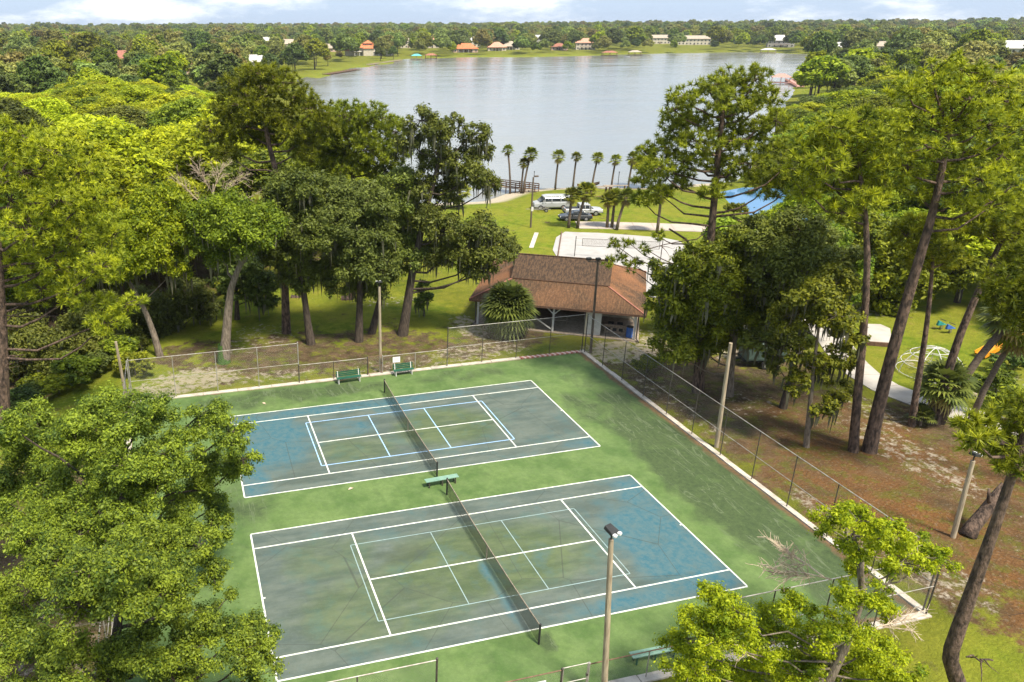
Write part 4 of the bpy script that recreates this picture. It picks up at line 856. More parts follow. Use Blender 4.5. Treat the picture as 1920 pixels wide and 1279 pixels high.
boathouse('brown roofed boathouse at the far shore centre', (406.78, 695.28), R(-22), 14, 8, 'shingle_red', 'wood_brown')
boathouse('turquoise roofed boathouse right of the mansion lawn', (206.34, 682.75), R(-15), 9, 6, 'turquoise', 'wood_grey')
boathouse('dark brown boathouse right of the turquoise one', (222.27, 689.88), R(-15), 10, 6, 'shingle_red', 'wood_brown')
boathouse('grey boathouse before the pale house at the lake end', (599.85, 709.65), R(-34), 14, 8, 'shingle_pale', 'wood_grey')
boathouse('dark low boathouse on the right part of the far shore', (436.54, 699.16), R(-24), 12, 7, 'shingle_tan', 'wood_brown')
pb = boathouse('pink framed boathouse with red roof at the right shore', (281.5, 312.82), R(-40), 8, 5, 'pink_wood', 'pink_wood')
dock('pink timber dock beside the right shore boathouse', (299.57, 328.46), (269.59, 285.82), 3, 'pink_wood')
dock('dark timber dock reaching from the mansion lawn into the lake', (80.84, 464.27), (114.65, 520.19), 4, 'wood_brown')
dock('long pale dock along the mansion lawn edge', (136.23, 580.43), (185.05, 659.06), 2.5, 'wood_grey')
sb = thing('speedboat', 'tiny white speedboat crossing the lake near the far shore', 'boat', (*(406.93, 663.58), -.75), R(150))
loft([(-3, -.1, .6, .9, 1.0), (0, -.2, .7, .95, 1.1), (2, -.1, .8, .6, .8), (3.2, .4, .85, .06, .1)]).build('hull', M['car_white'], sb); MB().box(-.2, 0, -.8, .8, .7, 1.3).build('windscreen', M['glass_dark'], sb); MB().box(-3.4, -2.9, -.3, .3, 0, 1).build('engine', M['black'], sb)

# ------------------------------------------------------------------ foliage generators
def unit(v): return v / (np.linalg.norm(v, axis=-1, keepdims=True) + 1e-9)
def leaf_mesh(C, nrm, size, rg, aspect=.5):
    """one bent diamond per leaf spray"""
    n = len(C); nrm = unit(nrm); a = unit(np.cross(nrm, rg.normal(0, 1, (n, 3)))); b = np.cross(nrm, a); s = (size * np.clip(np.exp(rg.normal(0, .38, n)), .4, 2.0))[:, None]
    V = np.stack([C - a * s * .5, C + b * s * aspect * .5 + nrm * s * .08, C + a * s * .5, C - b * s * aspect * .5 + nrm * s * .08], 1).reshape(-1, 3)
    i = np.arange(n) * 4; return V, np.stack([i, i + 1, i + 2, i + 3], 1)
def fill_blob(B, rg, leaf, dens, sub=.27, flat=.8, hollow=.45):
    """B: (x, y, z, r, rz). Returns leaf centres, normals, tint and the sub clump centres"""
    c = np.array(B[:3]); r, rz = B[3], B[4]; n_sub = max(8, int(8 + 8 * r ** 1.5)); d = unit(rg.normal(0, 1, (n_sub, 3))); q = rg.uniform(hollow, 1.12, n_sub) ** .6
    sc = c + d * q[:, None] * np.array([r, r, rz]) * .9
    rs = sub * (r * r * rz) ** (1 / 3) * rg.uniform(.7, 1.3, n_sub) + .12
    per = np.maximum(8, (dens * 4 * math.pi * rs ** 2 / (leaf * leaf * .3)).astype(int)); ix = np.repeat(np.arange(n_sub), per); m = len(ix)
    dd = unit(rg.normal(0, 1, (m, 3))); rad = rs[ix] * np.clip(np.abs(rg.normal(.62, .34, m)), .1, 1.7); P = sc[ix] + dd * rad[:, None] * np.array([1, 1, flat])
    nrm = unit(dd * .8 + np.array([0, 0, .55]) + rg.normal(0, .55, (m, 3)))
    tint = np.clip(.5 + .3 * rg.normal(0, 1, n_sub)[ix] * .6 + rg.normal(0, .3, m), 0, 1)
    return P, nrm, tint, sc
def tufts(B, rg, size, dens, k=30):
    """pine: rosettes of long needles spread through a flat pad"""
    c = np.array(B[:3]); r, rz = B[3], B[4] * rg.uniform(1.2, 1.9); n = max(10, int(dens * (r * r * 22 + r * rz * 20))); d = unit(rg.normal(0, 1, (n, 3))); q = rg.uniform(.12, 1.15, n) ** .5
    T = c + d * q[:, None] * np.array([r, r, rz]); ax = unit(d * np.array([1, 1, .5]) * .8 + np.array([0, 0, .75]) + rg.normal(0, .25, (n, 3)))
    ix = np.repeat(np.arange(n), k); m = len(ix); dr = unit(ax[ix] * rg.uniform(.1, .9, m)[:, None] + unit(rg.normal(0, 1, (m, 3)))); L = (size * .82 * rg.uniform(.7, 1.2, n))[ix] * rg.uniform(.75, 1.1, m)
    sd_ = unit(np.cross(dr, rg.normal(0, 1, (m, 3)))) * (size * .075); b0_ = T[ix]
    V = np.stack([b0_ - sd_, b0_ + sd_, b0_ + dr * L[:, None]], 1).reshape(-1, 3)
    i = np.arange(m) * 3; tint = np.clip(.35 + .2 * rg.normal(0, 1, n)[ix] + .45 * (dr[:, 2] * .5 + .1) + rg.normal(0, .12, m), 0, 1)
    return V, np.stack([i, i + 1, i + 2], 1), np.repeat(tint, 3), T
def cat_vf(L):
    V = []; F = []; n = 0
    for v, f in L: V.append(v); F.append(f + n); n += len(v)
    return np.concatenate(V), np.concatenate(F)
def limb(a, b, r0, r1, rg, k=5, sag=.12, n=5):
    a = np.array(a, float); b = np.array(b, float); t = np.linspace(0, 1, k)[:, None]; L = np.linalg.norm(b - a)
    P = a * (1 - t) + b * t + np.array([0, 0, 1]) * (np.sin(t * math.pi) * -sag * L) + rg.normal(0, .035 * L, (k, 3)) * np.sin(t * math.pi)
    return tube(P, np.linspace(r0, r1, k), n)
def on_trunk(T, z):
    T = np.array(T); zz = T[:, 2]; z = np.clip(z, zz[0], zz[-1]); i = int(np.clip(np.searchsorted(zz, z) - 1, 0, len(T) - 2)); f = (z - zz[i]) / max(zz[i + 1] - zz[i], 1e-6); return T[i] * (1 - f) + T[i + 1] * f
def grow_blob(b, s): return (b[0], b[1], b[2], b[3] * s, b[4] * s)
def tree_meshes(T, B, style, r0, seed, leaf=.3, dens=.8, moss=0, low=.25, twigs=True, flat=.8, hollow=.45, tsize=.55, sub=.27, bare=()):
    rg = np.random.default_rng(seed); T = np.array(T, float); k = len(T); wood = []
    rad = r0 * np.interp(np.linspace(0, 1, k), [0, .12, 1], [1.25, 1, .38]); s = np.linspace(0, k - 1, k * 3); Ts = np.column_stack([np.interp(s, np.arange(k), T[:, j]) for j in range(3)]); rs = np.interp(s, np.arange(k), rad)
    wood.append(tube(Ts, rs, 10)); LV = []; TI = []; MO = []
    for B_ in B:
        c = np.array(B_[:3]); h = np.hypot(*(c[:2] - on_trunk(T, c[2])[:2])); z0 = max(T[-1, 2] * low, c[2] - .35 * h - B_[4] * .6); a = on_trunk(T, z0)
        br = (.055 if style == 'pine' else .0) + r0 * ((.05 if style == 'pine' else .18) + .14 * min(1, B_[3] / 3)); wood.append(limb(a, c, br, br * .35, rg))
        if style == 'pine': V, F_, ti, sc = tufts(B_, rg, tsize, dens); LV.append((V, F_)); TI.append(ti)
        else:
            P, nn, ti, sc = fill_blob(B_, rg, leaf, dens, sub, flat, hollow); V, F_ = leaf_mesh(P, nn, leaf, rg); LV.append((V, F_)); TI.append(np.repeat(ti, 4))
            if moss:
                m = int(moss * B_[3] * 9); ix = rg.integers(0, len(P), m); q = P[ix]; ok = q[:, 2] < c[2] + .2 * B_[4]; q = q[ok]; m = len(q)
                if m:
                    L = rg.uniform(.5, 1.9, m) * min(1, B_[3] / 2 + .3); w_ = rg.uniform(.05, .13, m); an = rg.uniform(0, 6.28, m); dx = np.column_stack([np.cos(an), np.sin(an), np.zeros(m)]) * w_[:, None]; j = rg.normal(0, .08, (m, 3)) * np.array([1, 1, 0])
                    MO.append((np.stack([q - dx, q + dx, q + dx * .8 + j - np.column_stack([0 * L, 0 * L, L * .6]), q + j - np.column_stack([0 * L, 0 * L, L])], 1).reshape(-1, 3), (np.arange(m)[:, None] * 4 + np.arange(4))))
        if twigs:
            pick = sc if style != 'pine' else sc[rg.permutation(len(sc))[:max(6, len(sc) // 4)]]
            for p in pick: wood.append(limb(c, p, br * .33, .012, rg, 3, .03, 4))
    for (a, b) in bare:
        a = np.array(a, float); b = np.array(b, float); wood.append(limb(a, b, r0 * .14, .03, rg, 7, .0, 5))
        for _ in range(5): f = rg.uniform(.3, 1); q = a * (1 - f) + b * f; wood.append(limb(q, q + rg.normal(0, .6, 3), .03, .008, rg, 3, 0, 4))
    tr = cat_vf(wood); cr = cat_vf(LV); ti = np.concatenate(TI); mo = cat_vf(MO) if MO else None
    return tr, cr, ti, mo
def plant_tree(name, label, cat, spec, style, r0, lm, bark, seed, group=None, tilt=None, **k):
    (bx, by), T, B = spec; B = [grow_blob(b, k.get('swell', 1.0)) for b in B]; k.pop('swell', None); tr, cr, ti, mo = tree_meshes(T, B, style, r0, seed, **k)
    T0 = thing(name, label, cat, (bx, by, z1(bx, by) - .05), 0, group)
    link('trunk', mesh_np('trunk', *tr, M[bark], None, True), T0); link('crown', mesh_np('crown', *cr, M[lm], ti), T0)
    if mo: link('hanging_moss', mesh_np('hanging_moss', *mo, M['moss'], np.random.default_rng(seed).uniform(0, 1, len(mo[0]))), T0)['kind'] = 'stuff'
    return T0

# ------------------------------------------------------------------ individual trees near the courts
OG = 'mossy oaks behind the far fence'
plant_tree('oak_tree', 'forked oak with green mossy foot behind the far left fence', 'tree', ((-11.55, 30.42), [(0.0, 0.0, 0.0), (0.36, -0.09, 2.42), (0.71, -0.19, 4.78), (1.06, -0.28, 6.62), (1.81, -0.47, 8.42), (2.82, -0.74, 9.83)], [(1.7, -0.45, 11.49, 2.11, 1.6), (0.06, 2.05, 9.89, 1.76, 1.67), (2.81, -1.77, 11.3, 1.91, 1.42), (0.03, 2.06, 12.11, 1.82, 1.39), (1.47, 0.65, 12.76, 1.96, 1.28), (3.78, -0.99, 12.12, 1.68, 1.35)]), 'oak', .42, 'leaf_mid', 'bark_pale', 11, OG, swell=1.16, leaf=.20, dens=.8, moss=2.2)
_l1 = [o for o in bpy.data.objects if o.get('label', '').startswith('forked oak')][0]; MB().tube([(0, 0, -.1), (.02, .02, .8), (.05, .03, 1.7)], [.60, .50, .44], 12, False).build('moss_collar', M['moss_green'], _l1)
plant_tree('pine_tree', 'tall pine with dark trunk and broad crown rising left of the lake', 'tree', ((-5.46, 35.82), [(0.0, 0.0, 0.0), (0.07, -0.02, 3.39), (0.12, -0.03, 6.41), (0.2, -0.05, 9.82), (0.15, -0.04, 13.11), (-0.33, 0.09, 15.84), (-0.67, 0.17, 17.61), (-0.9, 0.24, 19.56), (-1.04, 0.27, 21.47)], [(-0.88, 0.23, 22.72, 1.75, 0.7), (-2.54, 1.7, 21.84, 1.69, 0.76), (0.64, -1.2, 22.15, 1.47, 0.69), (2.01, -0.53, 21.12, 1.23, 0.66), (3.07, -1.84, 20.06, 1.4, 0.7), (-1.97, -0.52, 20.51, 1.74, 0.74), (-3.76, 2.02, 19.91, 1.53, 0.81), (0.22, -0.06, 19.56, 1.78, 0.71), (-2.56, 1.7, 18.38, 1.82, 0.73), (1.3, -1.37, 18.37, 1.59, 0.66), (4.06, -1.06, 18.68, 1.25, 0.67), (-5.01, 2.35, 17.95, 1.36, 0.82), (-0.57, 1.7, 17.64, 1.56, 0.69), (2.48, -0.65, 16.93, 1.44, 0.63), (-4.1, 1.07, 16.52, 1.27, 0.59)]), 'pine', .36, 'needle_dark', 'bark_pine', 12, 'tall pines', dens=1.15, low=.55)
plant_tree('oak_tree', 'gnarled oak with split pale trunk nearest the far gate bench', 'tree', ((-3.72, 32.62), [(0.0, 0.0, 0.0), (-0.17, 0.04, 1.78), (-0.29, 0.08, 3.29), (-0.44, 0.11, 5.26), (-0.65, 0.17, 7.66), (-0.81, 0.21, 10.0)], [(-1.41, 0.37, 12.06, 2.05, 1.79), (0.73, 0.84, 12.51, 2.08, 1.63), (-0.67, 0.18, 14.06, 2.21, 1.24), (-2.68, 1.74, 10.23, 1.56, 1.65), (0.29, -1.11, 10.24, 1.96, 1.96), (-1.36, 0.35, 8.61, 1.82, 1.64), (-0.63, 1.2, 6.41, 1.68, 1.4), (-2.7, 0.71, 8.14, 1.19, 1.28)]), 'oak', .36, 'leaf_dark', 'bark', 13, OG, swell=1.16, leaf=.20, dens=.8, moss=2.6, hollow=.3)
plant_tree('oak_tree', 'straight trunked mossy oak behind the far gate', 'tree', ((0.56, 32.09), [(0.0, 0.0, 0.0), (0.09, -0.02, 2.56), (0.17, -0.04, 5.05), (0.25, -0.07, 7.47), (0.2, -0.05, 10.29)], [(-1.03, 1.3, 12.61, 2.09, 1.64), (0.93, -0.24, 12.58, 1.98, 1.62), (-1.05, -0.76, 11.0, 2.05, 1.79), (1.35, -0.35, 10.29, 2.0, 2.0), (-1.8, 1.5, 8.64, 1.68, 1.86), (-0.23, -0.97, 8.23, 2.0, 1.81), (1.99, -0.52, 7.46, 1.66, 1.85), (-1.39, 0.36, 6.03, 1.4, 1.3), (1.09, 0.75, 5.21, 1.71, 1.23)]), 'oak', .34, 'leaf_deep', 'bark', 14, OG, swell=1.16, leaf=.20, dens=.8, moss=2.6, hollow=.3)
plant_tree('oak_tree', 'slanting oak between the gate oak and the large leaning oak', 'tree', ((2.16, 33.71), [(0.0, 0.0, 0.0), (0.54, -0.14, 2.35), (1.11, -0.29, 4.65), (1.68, -0.44, 6.89), (2.13, -0.56, 9.32), (2.4, -0.63, 11.68)], [(2.53, 0.37, 13.58, 1.68, 1.4), (1.4, 0.67, 11.71, 1.6, 1.6), (3.16, -0.83, 11.45, 1.58, 1.39), (2.31, 0.43, 9.07, 1.91, 1.62), (2.96, -0.78, 7.37, 1.61, 1.42)]), 'oak', .30, 'leaf_dark', 'bark', 15, OG, swell=1.16, leaf=.20, dens=.8, moss=2.2)
plant_tree('oak_tree', 'large leaning oak with open dark crown and long hanging moss', 'tree', ((4.8, 32.56), [(0.0, 0.0, 0.0), (0.28, -0.07, 1.98), (0.54, -0.14, 4.02), (0.85, -0.22, 6.27), (1.32, -0.35, 8.7), (1.83, -0.48, 11.3), (2.45, -0.64, 13.83), (2.97, -0.78, 16.07)], [(1.41, -0.37, 19.13, 1.41, 1.06), (0.64, 0.87, 17.49, 1.09, 0.91), (2.6, -1.72, 18.17, 1.23, 0.96), (3.97, -1.04, 19.11, 0.8, 0.62), (5.73, -1.5, 18.03, 1.25, 0.98), (6.8, -0.75, 16.57, 1.0, 0.91), (4.5, -1.18, 16.06, 1.53, 1.17), (2.86, 0.29, 15.7, 1.55, 1.28), (5.48, -2.47, 14.89, 1.52, 1.07), (7.21, -1.89, 13.81, 1.09, 0.82), (1.26, -0.33, 13.84, 1.37, 1.28), (4.25, -0.08, 13.18, 1.67, 1.11), (1.96, -0.51, 11.07, 1.85, 1.11), (3.67, -1.99, 10.12, 1.93, 1.1), (6.48, -1.7, 10.1, 1.86, 1.21), (8.74, -1.25, 8.64, 1.33, 1.24), (5.19, -1.36, 8.2, 2.16, 1.13), (7.34, -2.95, 7.5, 1.58, 1.12), (3.48, 0.12, 7.69, 1.91, 1.15), (9.3, -2.43, 7.93, 0.66, 0.85), (6.39, -1.67, 6.48, 1.71, 0.76)]), 'oak', .42, 'leaf_dark', 'bark', 16, OG, swell=1.02, leaf=.20, dens=.6, moss=3.2, sub=.30)
plant_tree('small_oak', 'small shrubby oak hanging right of the large leaning oak trunk', 'tree', ((8.26, 36.96), [(0.0, 0.0, 0.0), (-0.02, 0.0, 0.94), (0.02, -0.01, 1.76)], [(-0.04, 0.01, 2.58, 1.03, 1.03), (-0.27, 0.07, 1.33, 0.73, 0.73)]), 'oak', .1, 'leaf_dark', 'bark', 17, leaf=.20, dens=.9, moss=2.5)
plant_tree('oak_tree', 'thin dark oak standing in the grass behind the forked oak', 'tree', ((-9.54, 40.65), [(0.0, 0.0, 0.0), (0.07, -0.02, 1.64), (0.17, -0.05, 3.79), (0.33, -0.09, 5.89)], [(0.87, -0.23, 5.36, 2.01, 1.51), (-0.21, 1.09, 6.13, 1.73, 1.73), (2.01, -0.53, 4.04, 1.62, 1.42), (0.48, -0.13, 3.25, 1.53, 1.12), (3.05, 0.24, 2.91, 1.34, 1.75)]), 'oak', .24, 'leaf_deep', 'bark', 18, OG, swell=1.16, leaf=.28, dens=.9, moss=2)
plant_tree('oak_tree', 'oak leaning left with twin trunks on the grassy bank', 'tree', ((-16.79, 33.3), [(0.0, 0.0, 0.0), (-0.3, 0.08, 2.13), (-0.68, 0.18, 3.82), (-1.23, 0.32, 5.49), (-1.84, 0.48, 6.89), (-2.15, 0.56, 8.5)], [(-2.0, 0.52, 10.74, 2.17, 1.56), (0.58, 0.88, 11.37, 2.19, 1.58), (-4.16, 0.06, 9.69, 1.89, 1.55), (1.89, -0.49, 9.83, 1.57, 1.48), (-0.66, -0.86, 9.44, 1.98, 1.46), (-2.97, 0.78, 8.05, 1.58, 1.14), (1.36, 1.71, 12.7, 2.03, 1.41), (2.91, 1.31, 11.12, 1.51, 1.51), (2.12, 0.48, 7.73, 1.16, 1.34)]), 'oak', .28, 'leaf_right', 'bark_pale', 19, OG, swell=1.16, leaf=.20, dens=.85, moss=3.4)
plant_tree('oak_tree', 'low mossy oak in the dark hollow at the left picture edge', 'tree', ((-26.15, 35.61), [(0.0, 0.0, 0.0), (0.31, -0.08, -0.99), (1.06, -0.28, 1.0), (2.02, -0.53, 2.95)], [(-0.67, 0.17, 3.92, 2.25, 1.62), (2.33, 0.42, 4.27, 2.28, 1.55), (4.92, -1.29, 3.41, 1.98, 1.44), (-2.9, 1.79, 2.11, 2.12, 1.66), (0.96, -1.28, 2.37, 1.97, 1.34), (3.34, -0.87, 1.48, 1.64, 1.09), (5.89, -0.51, 1.06, 1.39, 1.02), (-2.17, 2.64, 4.68, 2.03, 1.47), (6.61, 0.34, 3.65, 1.67, 1.3)]), 'oak', .26, 'leaf_dark', 'bark_pale', 61, OG, leaf=.22, dens=.85, moss=3.4)
plant_tree('oak_tree', 'shaded oak above the ditch right of the edge pine', 'tree', ((-20.59, 40.42), [(0.0, 0.0, 0.0), (0.31, -0.08, -0.96), (1.11, -0.29, 1.7), (1.9, -0.5, 4.28)], [(-0.56, 1.18, 3.97, 2.27, 1.68), (2.46, -0.64, 5.04, 2.23, 1.65), (4.7, -0.2, 3.94, 1.98, 1.68), (-2.45, 0.64, 3.54, 1.96, 1.47), (6.8, -0.75, 5.98, 1.96, 1.57), (3.56, -0.93, 2.2, 1.77, 1.38), (1.03, 0.76, 1.33, 1.8, 1.2), (8.11, -0.06, 4.12, 1.5, 1.4)]), 'oak', .28, 'leaf_deep', 'bark', 62, OG, leaf=.22, dens=.9, moss=3)
plant_tree('pine_tree', 'pine at the left picture edge with dead lower branches', 'tree', ((-27.08, 20.27), [(0.0, 0.0, 0.0), (0.48, -0.13, 2.92), (0.94, -0.25, 5.64), (1.41, -0.37, 8.63), (1.85, -0.49, 11.85), (2.22, -0.58, 14.91), (2.63, -0.69, 17.83)], [(4.34, -1.14, 20.62, 1.43, 0.62), (6.43, -2.72, 19.68, 1.54, 0.68), (4.28, -1.12, 18.46, 1.9, 0.7), (7.54, -0.94, 18.27, 1.36, 0.65), (3.15, 0.21, 16.5, 1.64, 0.72), (6.3, -2.68, 16.9, 1.58, 0.69), (8.36, -2.19, 16.84, 1.16, 0.58), (4.49, -2.21, 15.14, 1.92, 0.77), (7.12, -1.86, 14.72, 1.5, 0.72), (8.9, -1.3, 14.29, 1.2, 0.6), (5.25, -1.37, 12.87, 1.99, 0.8), (2.85, 0.29, 12.94, 1.69, 0.81), (8.19, -3.18, 12.8, 1.5, 0.65), (6.55, -1.71, 10.77, 1.55, 0.61), (9.07, -2.37, 10.04, 1.42, 0.54), (8.03, -3.13, 9.15, 1.47, 0.47), (4.14, -0.05, 10.81, 1.58, 0.69)]), 'pine', .42, 'needle', 'bark_pine', 20, 'tall pines', dens=.95, low=.35, tsize=.5, bare=(((0, 0, 8.2), (3.2, 1, 9.2)), ((0, 0, 9.6), (4.6, .6, 8.6)), ((0, 0, 6.2), (2.2, .4, 6.2)), ((0, 0, 5.4), (1.6, -.4, 6.0))))
plant_tree('pine_tree', 'broad pine left of the open oak crown before the lake', 'tree', ((1.5, 44), [(0.0, 0.0, 0.0), (1.05, -0.28, 0.07), (1.24, -0.32, 4.66), (1.42, -0.37, 9.05), (1.39, -0.36, 12.75), (1.08, -0.28, 15.07), (0.86, -0.23, 16.58)], [(0.9, -0.24, 18.56, 2.24, 0.81), (3.6, 0.09, 18.1, 2.06, 0.83), (-1.3, -0.69, 17.21, 1.82, 0.86), (5.08, -1.33, 17.06, 1.64, 0.87), (1.61, -0.42, 16.58, 2.36, 0.87), (-0.48, 1.16, 14.93, 2.1, 0.89), (3.09, -1.84, 15.45, 2.24, 0.87), (5.85, -0.5, 14.9, 1.57, 0.94), (1.05, -0.28, 13.79, 2.29, 0.83), (-1.24, 0.32, 13.03, 1.78, 0.84), (4.58, -0.16, 13.09, 1.8, 0.85)]), 'pine', .34, 'needle_dark', 'bark_pine', 21, 'tall pines', dens=1.15, low=.5)
plant_tree('pine_tree', 'slim pine crown just right of the tall left pine', 'tree', ((-3.5, 46), [(0.0, 0.0, 0.0), (1.32, -0.35, -0.13), (1.82, -0.48, 5.62), (2.25, -0.59, 10.01), (2.54, -0.67, 13.7), (2.99, -0.78, 16.26)], [(2.77, -0.73, 17.27, 1.86, 0.77), (4.99, -0.27, 17.9, 1.56, 0.73), (1.21, -0.32, 15.76, 1.66, 0.78), (4.23, -1.11, 16.0, 1.76, 0.78), (2.24, -1.62, 14.37, 1.96, 0.78), (4.94, -1.29, 14.21, 1.57, 0.73)]), 'pine', .26, 'needle_dark', 'bark_pine', 22, 'tall pines', dens=1.2, low=.5)

RG = 'tall pines'
plant_tree('pine_tree', 'tall flat topped pine standing against the lake right of the shore palms', 'tree', ((23.4, 14.88), [(0.0, 0.0, 0.0), (-0.19, 0.05, 2.47), (-0.33, 0.09, 5.08), (-0.48, 0.13, 8.02), (-0.67, 0.18, 10.85), (-0.89, 0.23, 13.59), (-1.01, 0.26, 15.85), (-1.14, 0.3, 17.68), (-1.24, 0.32, 19.29), (-1.27, 0.33, 20.87)], [(-2.42, 0.63, 22.59, 1.28, 0.46), (-0.38, 1.13, 22.92, 1.37, 0.47), (0.44, -0.12, 22.91, 1.27, 0.5), (-4.49, 0.14, 21.99, 1.19, 0.49), (2.22, 0.45, 21.63, 1.16, 0.51), (-2.24, -0.45, 21.65, 1.4, 0.46), (0.18, -0.05, 21.38, 1.29, 0.47), (-4.45, 1.17, 21.06, 1.08, 0.47), (-2.51, 1.69, 20.25, 1.32, 0.48), (1.54, -1.44, 20.44, 1.06, 0.5), (-0.35, 1.13, 20.06, 1.4, 0.48), (1.13, -0.3, 19.81, 1.23, 0.47), (-3.77, 2.02, 19.54, 1.11, 0.48), (-3.23, -0.19, 19.08, 1.43, 0.46), (-0.13, 0.03, 18.93, 1.6, 0.51), (-4.84, 1.27, 18.6, 1.09, 0.47), (3.13, 0.21, 18.42, 1.34, 0.56), (-3.13, 0.82, 17.69, 1.54, 0.51), (-0.27, 1.1, 17.15, 1.35, 0.49), (0.46, -1.15, 17.65, 1.66, 0.54), (3.37, -0.88, 17.11, 1.25, 0.59), (-5.71, 0.46, 17.33, 1.09, 0.47), (-6.03, 1.58, 18.25, 0.66, 0.44), (-6.0, 1.57, 16.43, 0.89, 0.48), (-3.24, 1.88, 16.24, 1.36, 0.49), (-1.89, -0.54, 15.86, 0.95, 0.44), (3.22, 0.19, 15.83, 1.51, 0.53), (4.29, -1.12, 16.01, 1.11, 0.56), (-4.61, 1.21, 15.31, 1.05, 0.41), (-6.03, 1.58, 15.13, 0.82, 0.37)]), 'pine', .37, 'needle_dark', 'bark_pine', 31, RG, dens=1.0, low=.55, tsize=.5, bare=(((1.2, .2, 13), (-5, 1.2, 11.5)), ((1.2, .2, 13.4), (6, -1.5, 12.5)), ((1, .2, 11), (-3, .8, 10.2))))
plant_tree('pine_branch_tree', 'spindly young pine reaching over the pavilion roof', 'tree', ((24.02, 15.21), [(0.0, 0.0, 0.0), (-0.46, 0.12, 4.03), (-0.84, 0.22, 7.45), (-1.34, 0.35, 9.92), (-2.67, 0.7, 11.92), (-4.09, 1.07, 12.79)], [(-7.21, 1.89, 10.83, 0.7, 0.47), (-6.18, 1.62, 9.94, 0.78, 0.39), (-7.87, 2.06, 11.75, 0.54, 0.31), (-5.58, 1.46, 11.34, 0.54, 0.35), (-4.77, 1.25, 12.33, 0.54, 0.31), (-6.75, 1.77, 11.75, 0.46, 0.31), (-8.1, 2.12, 10.36, 0.39, 0.31)]), 'pine', .16, 'needle', 'bark_pine', 32, dens=.8, low=.7, tsize=.45)
plant_tree('pine_tree', 'straight dark pine second from the right path', 'tree', ((27.75, 4.27), [(0.0, 0.0, 0.0), (-0.39, 0.1, 2.62), (-0.76, 0.2, 5.3), (-1.09, 0.28, 7.87), (-1.51, 0.4, 10.69), (-2.01, 0.53, 13.39), (-2.6, 0.68, 15.67), (-3.25, 0.85, 17.55), (-3.82, 1.0, 19.38)], [(-5.63, 1.47, 21.02, 1.2, 0.51), (-3.41, 1.93, 21.2, 1.23, 0.52), (-3.73, -0.06, 20.55, 1.12, 0.5), (-4.83, 1.26, 19.99, 1.34, 0.52), (-5.85, 2.56, 20.01, 1.18, 0.56), (-2.9, 0.76, 19.23, 1.22, 0.52), (-6.3, 0.62, 19.1, 1.26, 0.51), (-3.06, 1.83, 18.15, 1.38, 0.53), (-6.66, 1.74, 18.8, 1.1, 0.55), (-2.03, 0.53, 18.01, 1.05, 0.52), (-4.12, 2.11, 17.37, 1.33, 0.54), (-6.55, 1.71, 17.42, 1.05, 0.53), (-3.7, -0.07, 17.14, 1.1, 0.49), (-4.04, 1.06, 16.15, 1.13, 0.5)]), 'pine', .27, 'needle', 'bark_pine', 33, RG, dens=.85, low=.5)
plant_tree('pine_tree', 'thick pine trunk leaning right with wide crown at upper right', 'tree', ((28.77, 3.99), [(0.0, 0.0, 0.0), (-0.1, 0.03, 2.42), (-0.16, 0.04, 4.92), (-0.15, 0.04, 7.32), (-0.11, 0.03, 9.64), (-0.04, 0.01, 11.87), (0.03, -0.01, 13.87), (0.09, -0.02, 15.65), (0.04, -0.01, 17.53), (-0.07, 0.02, 19.36), (-0.29, 0.08, 21.14)], [(-1.83, 0.48, 23.85, 1.29, 0.5), (0.63, 0.87, 23.93, 1.32, 0.51), (1.27, -0.33, 23.41, 1.24, 0.53), (-3.93, -0.0, 23.08, 1.16, 0.52), (-0.32, 1.12, 22.5, 1.46, 0.52), (-0.42, -0.92, 22.51, 1.34, 0.49), (3.59, 0.1, 22.19, 1.22, 0.58), (-2.28, 0.6, 21.58, 1.32, 0.51), (-0.29, 0.08, 21.14, 1.44, 0.51), (1.79, -0.47, 20.98, 1.38, 0.54), (3.58, -0.94, 20.82, 1.08, 0.6), (-1.82, 1.51, 20.14, 1.24, 0.53), (-2.04, -0.5, 19.96, 1.37, 0.51), (1.98, 0.52, 19.36, 1.43, 0.53), (3.12, -0.82, 19.35, 1.28, 0.55), (-2.05, 0.54, 18.77, 1.23, 0.52), (0.93, 0.79, 18.13, 1.38, 0.53), (1.32, -1.38, 18.17, 1.39, 0.51), (4.19, -1.1, 17.67, 1.11, 0.56), (-0.17, 1.08, 17.03, 1.21, 0.51), (1.14, -0.3, 16.75, 1.31, 0.5), (3.34, -0.87, 16.43, 1.25, 0.53)]), 'pine', .38, 'needle', 'bark_pine', 34, RG, dens=.85, low=.55, tsize=.5, bare=(((9.2, -2.5, 14.2), (13, -3.4, 16.4)),))
plant_tree('pine_tree', 'dark slim pine left of the short palm by the path', 'tree', ((34.63, 6.2), [(0.0, 0.0, 0.0), (-0.26, 0.07, 2.18), (-0.48, 0.13, 4.41), (-0.74, 0.19, 6.77), (-1.03, 0.27, 9.05), (-1.41, 0.37, 11.27), (-1.81, 0.47, 13.41)], [(-2.63, 0.69, 14.46, 1.23, 0.61), (-0.09, 1.06, 13.86, 1.18, 0.63), (-3.62, 0.95, 13.77, 1.16, 0.62), (-2.38, -0.41, 13.15, 1.21, 0.57), (-1.68, 1.47, 12.07, 1.13, 0.6), (-0.32, 0.08, 12.52, 1.04, 0.62)]), 'pine', .22, 'needle', 'bark_pine', 35, RG, dens=1.1, low=.6)
